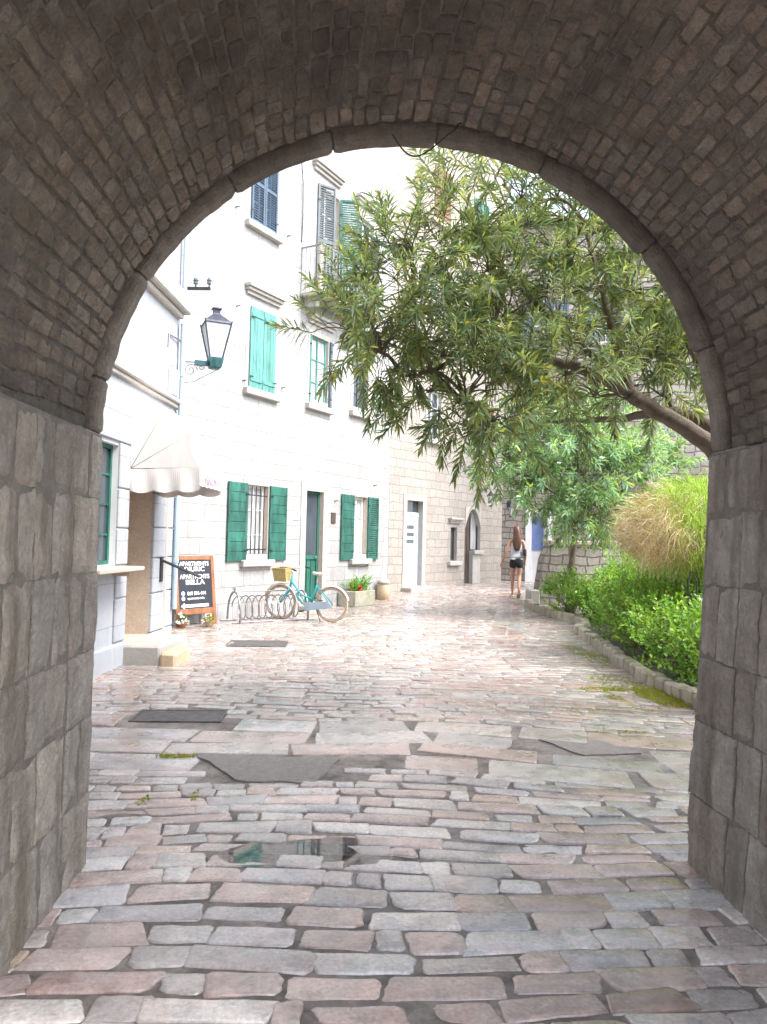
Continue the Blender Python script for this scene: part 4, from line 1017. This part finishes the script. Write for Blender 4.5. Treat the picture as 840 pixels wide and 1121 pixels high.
oleander('large leafy oleander tree leaning over the paving at the right of the arch',
  [((.22, 6.1, 3.30), (.5, .5, .48), 44), ((.6, 6.4, 3.9), (.52, .55, .5), 44), ((.7, 6.2, 3.35), (.45, .5, .4), 26), ((1.2, 6.5, 4.5), (.65, .7, .65), 50), ((1.0, 6.2, 2.95), (.6, .6, .5), 56), ((1.4, 6.5, 3.7), (.7, .7, .55), 52),
   ((1.95, 6.6, 3.55), (.6, .7, .45), 34), ((2.0, 6.7, 4.3), (.7, .8, .6), 52), ((1.9, 6.7, 5.0), (.8, .8, .5), 44), ((2.8, 6.9, 4.7), (.7, .8, .7), 46), ((2.9, 6.9, 3.85), (.6, .7, .5), 40), ((1.75, 6.3, 2.95), (.55, .5, .3), 30),
   ((2.45, 6.5, 3.0), (.5, .5, .28), 20), ((3.3, 7.1, 3.4), (.5, .6, .5), 34), ((3.3, 6.8, 4.1), (.5, .6, .5), 32), ((1.2, 6.2, 2.5), (.4, .4, .25), 20), ((3.0, 6.9, 3.1), (.4, .4, .25), 12), ((2.75, 6.7, 3.4), (.45, .5, .3), 14)],
  [([(4.25, 6.55, -.05), (4.1, 6.5, 1.0), (3.75, 6.45, 1.95), (3.3, 6.4, 2.45), (2.95, 6.4, 2.68), (2.56, 6.4, 2.9)], .115, .062),
   ([(2.56, 6.4, 2.9), (2.14, 6.4, 3.1), (1.8, 6.42, 3.2), (1.48, 6.4, 3.25), (1.1, 6.35, 3.2), (.75, 6.3, 3.02), (.5, 6.25, 2.95)], .05, .012),
   ([(2.56, 6.4, 2.9), (2.43, 6.45, 3.4), (2.3, 6.5, 3.95), (2.2, 6.6, 4.5)], .045, .014),
   ([(2.6, 6.4, 2.9), (2.4, 6.5, 3.15), (1.95, 6.6, 3.55), (1.5, 6.6, 4.0), (1.1, 6.55, 4.4)], .035, .012),
   ([(3.75, 6.5, 2.0), (3.55, 6.9, 2.7), (3.2, 6.95, 2.86), (2.8, 6.95, 2.8), (2.4, 6.9, 2.75), (1.9, 6.8, 2.7)], .075, .014),
   ([(3.9, 6.5, 1.6), (3.7, 6.9, 2.8), (3.4, 7.1, 3.6), (3.1, 7.0, 4.4)], .06, .014)],
  M['oleander'], .155, .021, .027)
oleander('smaller pale green oleander with white blossoms standing by the low garden wall',
  [((3.55, 15.2, 3.3), (.8, .7, .6), 84), ((4.0, 15.0, 2.75), (.75, .7, .45), 70), ((4.8, 14.8, 3.2), (1.0, .9, .8), 110), ((5.0, 14.7, 2.2), (.8, .7, .5), 90), ((5.7, 15.0, 2.9), (.95, .8, .75), 110), ((6.4, 15.2, 3.2), (.8, .8, .7), 76), ((5.3, 15.4, 4.1), (1.0, .9, .75), 84), ((4.2, 15.4, 4.0), (.9, .8, .65), 72)],
  [([(5.2, 16.3, -.05), (5.18, 16.3, .7), (5.2, 16.2, 1.4), (5.15, 16.0, 2.1)], .09, .06), ([(5.15, 16.0, 2.1), (4.6, 15.4, 2.6), (3.8, 15.1, 2.9)], .04, .014),
   ([(5.15, 16.0, 2.1), (5.5, 15.6, 2.5), (5.9, 15.2, 2.9)], .04, .014), ([(5.15, 16.0, 2.1), (5.0, 15.6, 2.8), (4.95, 15.2, 3.7)], .04, .014)],
  M['oleander2'], .21, .036, .05, 3, (.28, .5), .07)

# flower bed -------------------------------------------------------------
bd_ = MB(); bd_.add([(x, y, .06) for x, y in BED], [tuple(range(len(BED)))[::-1]]); tag(fixn(bd_.build('bed_soil', M['mortar'])), kind='structure')
kb = MB()
for i in range(len(KERB)-1):
    a_, b_ = Vector((*KERB[i], 0)), Vector((*KERB[i+1], 0)); n = max(1, round((b_-a_).length/.24))
    for k in range(n):
        p = a_.lerp(b_, (k+.5)/n); d_ = (b_-a_).normalized(); an = atan2(d_.y, d_.x); hl = (b_-a_).length/n/2-.006
        kb.m = Matrix.Translation((p.x, p.y, gz(p.x, p.y))) @ Matrix.Rotation(an+U(-.06, .06), 4, 'Z') @ Matrix.Rotation(U(-.08, .08), 4, 'X')
        kb.bbox(-hl, hl, -.07, .07, -.05, .15+U(-.02, .025), .022, tuple([U(.75, 1.1)]*3))
kb.build('kerb', M['kerb']); tag(bpy.data.objects['kerb'], kind='structure')
def shrub(label, lobes, mat, n, sz, name='shrub', tb=1.0, cat='shrub', group=None):
    c0 = Vector(lobes[0][0]); t = thing(name, label, cat, (c0.x, c0.y, .05), 0, group)
    fb = MB(); sb = MB(); M0 = Matrix.Translation((-c0.x, -c0.y, -.05)); fb.m = M0; sb.m = M0
    tot = sum(r_[0]*r_[1]+r_[0]*r_[2] for _, r_ in lobes)
    for c, r_ in lobes:
        c = Vector(c); k_ = int(n*(r_[0]*r_[1]+r_[0]*r_[2])/tot)
        sprigs = k_//9
        for s_ in range(sprigs):
            d = rnd_dir(); d.z = abs(d.z) if U(0, 1) < .55 else d.z*.8
            rr = U(.55, 1.06)*(1+.22*noise.noise(d*2.5+c))
            p = c+Vector((d.x*r_[0], d.y*r_[1], d.z*r_[2]))*rr
            if p.z < .05: p.z = U(.05, .15)
            ax = (d+Vector((0, 0, .8))+rnd_dir()*.5).normalized(); cl = U(.6, 1.4)*tb; yel = U(.85, 1.35)
            for j in range(9):
                q = p+ax*(j*sz*.42)+rnd_dir()*sz*.15; ld = (ax*.5+rnd_dir()).normalized(); l_ = sz*U(.7, 1.3); w_ = l_*.6
                sd = ld.cross(Vector((0, 0, 1))+rnd_dir()*.6).normalized(); up = sd.cross(ld)
                b = cl*U(.75, 1.25)
                fb.add([q, q+ld*l_*.5+sd*w_*.5+up*w_*.12, q+ld*l_, q+ld*l_*.5-sd*w_*.5+up*w_*.12], [(0, 1, 2, 3)], (b*yel, b, b*.9))
            if s_ % 4 == 0: sb.tube([(c.x+U(-.1, .1), c.y+U(-.1, .1), .03), tuple(c.lerp(p, .5)-Vector((0, 0, .05))), tuple(p+ax*sz*3)], [.008, .005, .002], 4, cap=False)
    fb.build('foliage', mat, t); sb.build('stems', M['bark'], t); return t
shrub('bright green leafy shrub at the front of the bed by the right pier', [((3.98, 7.4, .34), (.5, .7, .44)), ((4.08, 8.4, .4), (.55, .75, .48)), ((4.9, 7.8, .55), (.8, .9, .55)), ((5.5, 7.2, .5), (.8, .9, .5))], M['shrub'], 17000, .055, tb=1.45)
shrub('mid green leafy shrub spreading behind the bend of the kerb', [((4.22, 9.6, .45), (.56, .85, .56)), ((4.45, 10.7, .5), (.54, .8, .58)), ((5.1, 9.4, .6), (.8, .9, .55)), ((4.75, 11.8, .5), (.54, .8, .6))], M['shrub'], 18000, .055, tb=1.35)
shrub('taller vivid green shrub mounded in the middle of the bed', [((5.35, 11.0, .85), (.75, .9, .75)), ((5.55, 12.4, .95), (.85, .9, .8)), ((6.5, 11.6, .95), (1, .9, .8)), ((7.4, 12, .95), (1, .9, .75)), ((5.1, 13.1, .6), (.5, .6, .65))], M['shrub'], 21000, .06, tb=1.8)
shrub('small dark green shrub at the rear corner of the bed by the low wall', [((5.15, 14.4, .35), (.5, .7, .45)), ((4.95, 15.6, .4), (.5, .7, .5)), ((5.9, 14.2, .6), (.8, .7, .65))], M['shrub'], 12000, .06, tb=1.3)
# weeping fine shrub: arching strands, straw at one side and yellow green at the other
t = thing('weeping_shrub', 'dome of fine arching strands, straw coloured at left and yellow green at right', 'shrub', (5.0, 9.9, .15))
st1 = MB(); st2 = MB(); tw = MB()
for k in range(13000):
    d = rnd_dir(); d.z = d.z*.9+.1; rr = U(.45, 1.0)**.6
    p = Vector((d.x*1.15*rr, d.y*1.0*rr, 1.55+d.z*(.85 if d.z > 0 else .6)*rr))
    gv = (p.x+.62)*1.2+(p.z-1.75)*.6+.5*noise.noise(p*2.2)+U(-.25, .25)
    green = gv > .08
    out = Vector((d.x, d.y, .35)).normalized(); L_ = U(.14, .42)
    q = p+(out+rnd_dir()*.8)*L_*.5; e = p+out*L_*.5+rnd_dir()*.2-Vector((0, 0, L_*U(.5, .9)))
    pts = bez(p, q, e, 4); w_ = U(.0025, .006)
    sd = out.cross(Vector((0, 0, 1))+rnd_dir()*.8).normalized(); vs = []
    for i, x in enumerate(pts): ww = w_*(1-.7*i/4); vs += [x+sd*ww, x-sd*ww]
    b = U(.55, 1.4); tc = (b*1.45, b*2.15, b*.75) if green else (b*2.7, b*2.25, b*5.2)
    if not green and U(0, 1) < .25: tc = (b*1.7, b*1.1, b*1.9)
    (st1 if green else st2).add(vs, [(2*i, 2*i+1, 2*i+3, 2*i+2) for i in range(4)], tc)
st1.build('green_strands', M['grassy'], t); st2.build('straw_strands', M['grassy'], t)
mb = MB(); mb.tube([(0, 0, 0), (.03, 0, .7), (0, 0, 1.5)], [.05, .04, .03], 8)
for k in range(70):
    d = rnd_dir(); mb.tube([(0, 0, U(.5, 1.4)), (.4*d.x, .4*d.y, 1.5+.3*d.z), (1.0*d.x, .9*d.y, 1.6+.6*d.z)], [.014, .008, .003], 5)
mb.build('stem', M['bark'], t)
# garden light on a forked stake
t = thing('garden_stake', 'dark metal stake with small lantern among the shrubs', 'garden stake', (4.28, 8.75, .05))
mb = MB()
for dx in (-.03, .04): mb.tube([(dx, 0, 0), (dx*1.1, 0, .6), (dx*1.6, 0, 1.1)], .011, 6)
mb.tube([(-.05, 0, 1.1), (0, 0, 1.22), (.06, 0, 1.1)], .009, 6); mb.build('stake', M['iron'], t)
mb = MB(); mb.lathe([(.0, .72), (.045, .74), (.055, .8), (.05, .88), (.02, .9), (.0, .91)], (.11, 0, 0), 10); mb.tube([(.04, 0, .92), (.11, 0, .92), (.11, 0, .9)], .006, 5); mb.build('lantern', M['bluewhite'], t)
# yellow flowering plant
t = thing('yellow_flower_plant', 'small plant with pale yellow flowers in front of the metal stake', 'plant', (4.25, 8.45, .05))
mb = MB(); lf = MB(); sm = MB()
for k in range(26):
    c = Vector((U(-.14, .16), U(-.1, .1), .62+U(-.07, .12)))
    for j in range(6):
        a = j*pi/3+U(-.2, .2); leaf(mb, c, Vector((cos(a), -.5, sin(a)*.8+.2)), Vector((0, -1, .3)), .05, .045, tuple([U(.8, 1.1)]*3), .1)
    sm.tube([(U(-.04, .04), U(-.04, .04), 0), tuple(c*.6), tuple(c)], .004, 4, cap=False)
    for j in range(4): leaf(lf, c*U(.6, .95), rnd_dir(), Vector((0, 0, 1)), .09, .04, tuple([U(.7, 1.3)]*3), .2)
mb.build('flowers', M['petal_yellow'], t); lf.build('foliage', M['shrub'], t); sm.build('stems', M['bark'], t)
# planter plants: leaves and red flowers belong to the trough
pt = [o for o in COL.objects if o.name == 'stone_planter'][0]
fb = MB(); rd = MB()
for k in range(60):
    x = U(-.36, .36); base = Vector((x, U(-.12, .12), .3))
    d = Vector((U(-.4, .4), U(-.4, .4), 1)); L_ = U(.15, .42) if x < .1 else U(.25, .55)
    for j in range(6): leaf(fb, base+d*L_*j/8, d+rnd_dir()*.6, Vector((0, -1, .2)), .2, .03, tuple([U(1, 2.0)]*3), .3)
for k in range(16):
    c = Vector((U(-.36, -.02), U(-.2, .05), .34+U(0, .14)))
    for j in range(6): leaf(rd, c, rnd_dir(), Vector((0, -1, 0)), .05, .04, tuple([U(.8, 1.2)]*3), .1)
fb.build('foliage', M['shrub'], pt); rd.build('flowers', M['petal_red'], pt)
# bollard stone at the house corner
t = thing('corner_stone', 'short worn stone post guarding the corner of the white house', 'stone post', fm(6.15, -.22), pi/2-azM)
mb = MB(); mb.lathe([(.17, -.02), (.165, .3), (.15, .5), (.12, .56), (.0, .58)], n=10); mb.build('post', M['tan_stone'], t, True)
mb = MB(); mb.lathe([(.165, .45), (.172, .5), (.13, .565), (.06, .585), (0, .59)], n=10); mb.build('cap', M['trim'], t, True)
# pots under the sign
for (x, y, k, lab) in ((-2.62, 12.82, 0, 'little pot with white flowers at the foot of the blackboard sign'), (-2.2, 13.0, 1, 'small tan pot with dry plant under the blackboard sign')):
    t = thing('flower_pot', lab, 'flower pot', (x, y, 0)); t.scale = (.78, .78, .78)
    mb = MB(); mb.lathe([(.07, 0), (.1, .1), (.11, .13), (.1, .13), (.09, .11), (.0, .11)], n=14); mb.build('pot', M['terracotta'] if k == 0 else M['tan_stone'], t, True)
    fb = MB(); fl = MB()
    for j in range(60):
        d = rnd_dir(); d.z = abs(d.z); c = Vector((0, 0, .12))+d*U(.03, .15); leaf(fb, c, d+rnd_dir()*.5, Vector((0, 0, 1)), .09, .04, (U(.6, 1), U(.5, .9), .6) if k == 0 else (U(1.5, 3), U(.8, 1.3), 1), .3)
    for j in range(9 if k == 0 else 3):
        d = rnd_dir(); d.z = abs(d.z); d.y = -abs(d.y); c = Vector((0, 0, .12))+d*U(.12, .2)
        for i in range(6): leaf(fl, c, rnd_dir(), Vector((0, -1, 0)), .055, .045, (1, 1, 1), .1)
    fb.build('foliage', M['shrub'], t); fl.build('flowers', M['petal_white'], t)
# grass and moss in the joints near the kerb
gm = MB()
def tufts(cx, cy, rx, ry, n, h0, h1):
    for k in range(n):
        a = U(0, 6.28); r_ = sqrt(U(0, 1)); x, y = cx+rx*r_*cos(a), cy+ry*r_*sin(a)
        d = Vector((U(-.7, .7), U(-.7, .7), 1)); leaf(gm, Vector((x, y, gz(x, y)-.004)), d, Vector((0, -1, .2)), U(h0, h1), .008, (U(.8, 1.6), U(.8, 1.3), U(.4, 1)), .4)
tufts(3.35, 7.5, .22, .5, 900, .03, .1); tufts(2.95, 7.9, .35, .12, 700, .012, .035); tufts(2.85, 7.4, .08, .5, 400, .012, .03); tufts(3.2, 8.4, .3, .4, 300, .012, .05); tufts(3.55, 10.4, .2, .9, 350, .02, .07)
tufts(2.6, 6.9, .5, .06, 120, .01, .03); tufts(2.4, 6.1, .25, .05, 120, .01, .03); tufts(-1.1, 5.35, .15, .04, 160, .01, .04); tufts(-.82, 4.55, .02, .12, 90, .01, .03); tufts(-1.1, 4.45, .03, .1, 60, .01, .03)
tag(gm.build('grass', M['moss']), 'low yellow green grass and moss growing in paving joints', 'grass', kind='stuff')

# ------------------------------------------------------------------ walking woman
pw = thing('person', 'woman walking away in a grey top, black shorts and sandals, long brown hair', 'person', (4.42, 18.2, gz(4.42, 18.2)+.012), -.12)
def skin_mesh(name, nodes, edges, m, par, sub=2):
    me = bpy.data.meshes.new(name); me.from_pydata([n[0] for n in nodes], edges, [])
    o = bpy.data.objects.new(name, me); COL.objects.link(o)
    sk = o.modifiers.new('s', 'SKIN'); sk.use_smooth_shade = True
    for i, n in enumerate(nodes):
        r_ = n[1] if isinstance(n[1], tuple) else (n[1], n[1]); me.skin_vertices[0].data[i].radius = r_
    me.skin_vertices[0].data[0].use_root = True
    ss = o.modifiers.new('u', 'SUBSURF'); ss.levels = sub; ss.render_levels = sub
    dg = bpy.context.evaluated_depsgraph_get(); nm = bpy.data.meshes.new_from_object(o.evaluated_get(dg))
    bpy.data.objects.remove(o)
    at = nm.attributes.new('tint', 'FLOAT_COLOR', 'POINT'); at.data.foreach_set('color', [1.0]*(4*len(nm.vertices)))
    nm.materials.clear(); nm.materials.append(m)
    ob = bpy.data.objects.new(name, nm); COL.objects.link(ob); ob.parent = par
    return ob
nd = [((0, 0, .93), (.155, .115)), ((0, .01, 1.06), (.125, .09)), ((0, .015, 1.2), (.135, .1)), ((0, .01, 1.34), (.13, .09)), ((0, .01, 1.44), (.06, .055)), ((0, .02, 1.5), .05), ((0, .035, 1.56), (.07, .08)), ((0, .035, 1.64), (.072, .088)), ((0, .03, 1.70), (.045, .055))]
ed = [(i, i+1) for i in range(8)]
def addn(p, r_, to): nd.append((p, r_)); ed.append((to, len(nd)-1)); return len(nd)-1
# legs: left planted slightly ahead, right trailing with the heel lifted
def leg(pts):
    k = 0
    for p, r_ in pts: k = addn(p, r_, k)
    return k
leg([((-.085, .02, .84), .088), ((-.08, .07, .5), .056), ((-.078, .075, .36), .055), ((-.075, .10, .08), .034), ((-.075, .14, .035), (.04, .03)), ((-.075, .24, .025), (.042, .022))])
leg([((.085, -.01, .84), .088), ((.07, -.02, .5), .056), ((.062, -.1, .38), .054), ((.04, -.28, .16), .034), ((.04, -.26, .09), (.04, .032)), ((.04, -.17, .035), (.042, .022))])
# arms
def arm(sx, pts, hand):
    k = 3
    for p, r_ in pts: k = addn(p, r_, k)
    pk = nd[k][0]
    for (dx, dy, dz, r_) in hand:
        q = addn((pk[0]+dx*.5, pk[1]+dy*.5, pk[2]+dz*.5), r_, k); addn((pk[0]+dx, pk[1]+dy+.012, pk[2]+dz), r_*.85, q)
hd = lambda s: [(-.03*s, .035, -.045, .009), (-.028*s, .022, -.085, .0085), (-.022*s, .004, -.095, .009), (-.016*s, -.014, -.088, .0085), (-.008*s, -.03, -.07, .008)]
arm(-1, [((-.155, .005, 1.38), .05), ((-.185, -.01, 1.3), .046), ((-.25, -.05, 1.1), .037), ((-.295, -.02, .98), .034), ((-.345, .03, .86), .024), ((-.365, .045, .81), (.03, .018))], hd(1))
arm(1, [((.155, .005, 1.38), .05), ((.18, -.01, 1.3), .046), ((.215, -.03, 1.1), .037), ((.225, .02, .99), .034), ((.225, .1, .89), .024), ((.225, .13, .85), (.03, .018))], hd(-1))
# nose, ears
addn((0, .135, 1.615), .014, 7); addn((-.078, .03, 1.615), .014, 7); addn((.078, .03, 1.615), .014, 7)
body = skin_mesh('body', nd, ed, M['skin'], pw, 2)
# eyes and mouth (on the far side of the head)
mb = MB()
for sx in (-.03, .03): mb.lathe([(.0, -.008), (.009, -.004), (.01, 0), (.009, .004), (0, .008)], (sx, .118, 1.632), 8)
mb.build('eyes', M['black'], body, True)
# hair: cap and long fall down the back
hr = [(1.768, .03, .02, .02), (1.752, .03, .058, .065), (1.71, .022, .086, .096), (1.65, -.005, .094, .1), (1.58, -.03, .098, .086), (1.5, -.062, .1, .062), (1.4, -.086, .112, .048), (1.3, -.096, .108, .038), (1.2, -.1, .084, .027), (1.13, -.1, .045, .014)]
mb = MB(); n = 16; vs = []
for z, cy, hx, hy in hr:
    for j in range(n): a = 2*pi*j/n; k_ = 1+.05*sin(a*5+z*9); vs.append((hx*cos(a)*k_, cy+hy*sin(a)*k_, z))
mb.add(vs, [(i*n+j, (i+1)*n+j, (i+1)*n+(j+1) % n, i*n+(j+1) % n) for i in range(len(hr)-1) for j in range(n)]+[tuple(range(n)), tuple(range((len(hr)-1)*n, len(hr)*n))[::-1]])
mb.build('hair', M['hair'], pw, True)
tn = [((0, .012, 1.04), (.143, .108)), ((0, .015, 1.12), (.14, .106)), ((0, .015, 1.2), (.148, .114)), ((0, .01, 1.32), (.142, .104)), ((-.085, .005, 1.40), (.06, .05)), ((.085, .005, 1.40), (.06, .05)), ((0, .01, .985), (.158, .12))]
skin_mesh('vest_top', tn, [(0, 1), (1, 2), (2, 3), (3, 4), (3, 5), (0, 6)], M['vest'], pw, 2)
sn = [((0, .002, .93), (.172, .132)), ((0, .004, 1.0), (.155, .12)), ((-.086, .025, .80), (.103, .103)), ((-.084, .04, .68), (.098, .096)), ((.086, -.012, .80), (.103, .103)), ((.082, -.015, .68), (.098, .096))]
skin_mesh('shorts', sn, [(0, 1), (0, 2), (2, 3), (0, 4), (4, 5)], M['shorts'], pw, 2)
mb = MB(); mb.bbox(.15, .23, -.16, .03, 1.0, 1.19, .03); mb.tube([(.19, -.06, 1.19), (.12, -.1, 1.33), (-.02, -.09, 1.44), (-.06, .0, 1.47)], .009, 6); mb.build('shoulder_bag', M['bag'], pw)
mb = MB(); mb.bbox(-.122, -.028, .05, .3, -.012, .012, .01); mb.bbox(-.118, -.032, .17, .23, .012, .062, .012); mb.build('sandal', M['sandal'], pw)
mb = MB(); mb.m = Matrix.Translation((.04, -.17, 0)) @ Matrix.Rotation(radians(-38), 4, 'X') @ Matrix.Translation((-.04, .17, 0)); mb.bbox(-.008, .088, -.34, -.1, -.012, .014, .01); mb.bbox(-.004, .084, -.2, -.14, .014, .062, .012); mb.build('sandal', M['sandal'], pw)

# ------------------------------------------------------------------ light, sky, camera
wd = bpy.data.worlds.new('World'); scene.world = wd; wd.use_nodes = True; nt = wd.node_tree
sky = nt.nodes.new('ShaderNodeTexSky'); sky.sky_type = 'NISHITA'; sky.sun_disc = False
SUN_EL, SUN_AZ = radians(52), radians(118)      # azimuth from +Y towards +X
sky.sun_elevation = SUN_EL; sky.sun_rotation = SUN_AZ; sky.air_density = 1.0; sky.dust_density = 3.0; sky.ozone_density = 1.0
bg = nt.nodes['Background']; bg.inputs[1].default_value = .15; hs = nt.nodes.new('ShaderNodeHueSaturation'); hs.inputs['Saturation'].default_value = .6; nt.links.new(sky.outputs[0], hs.inputs['Color']); nt.links.new(hs.outputs[0], bg.inputs[0])
sd = bpy.data.lights.new('sun', 'SUN'); sd.energy = .85; sd.angle = radians(30); sd.color = (1, .985, .965)
so = bpy.data.objects.new('sun', sd); COL.objects.link(so)
dv = Vector((sin(SUN_AZ)*cos(SUN_EL), cos(SUN_AZ)*cos(SUN_EL), sin(SUN_EL))); so.rotation_euler = dv.to_track_quat('Z', 'Y').to_euler(); so.location = (10, -5, 20)
cd = bpy.data.cameras.new('camera'); cam = bpy.data.objects.new('camera', cd); COL.objects.link(cam); scene.camera = cam
cd.sensor_fit = 'VERTICAL'; cd.sensor_height = 36; cd.lens = 36*810/1121; cd.clip_end = 600; cd.clip_start = .05
cam.matrix_world = Matrix.Translation((0, 0, 1.55)) @ Matrix.Rotation(radians(-3.4), 4, 'Z') @ Matrix.Rotation(radians(92.23), 4, 'X') @ Matrix.Rotation(radians(1.3), 4, 'Z')
vs_ = scene.view_settings; vs_.view_transform = 'Standard'; vs_.look = 'None'; vs_.gamma = 1; vs_.use_curve_mapping = False; vs_.exposure = 2.28
scene.render.engine = 'CYCLES'
scene.cycles.use_denoising = True; scene.cycles.max_bounces = 10; scene.cycles.diffuse_bounces = 6; scene.cycles.transparent_max_bounces = 16
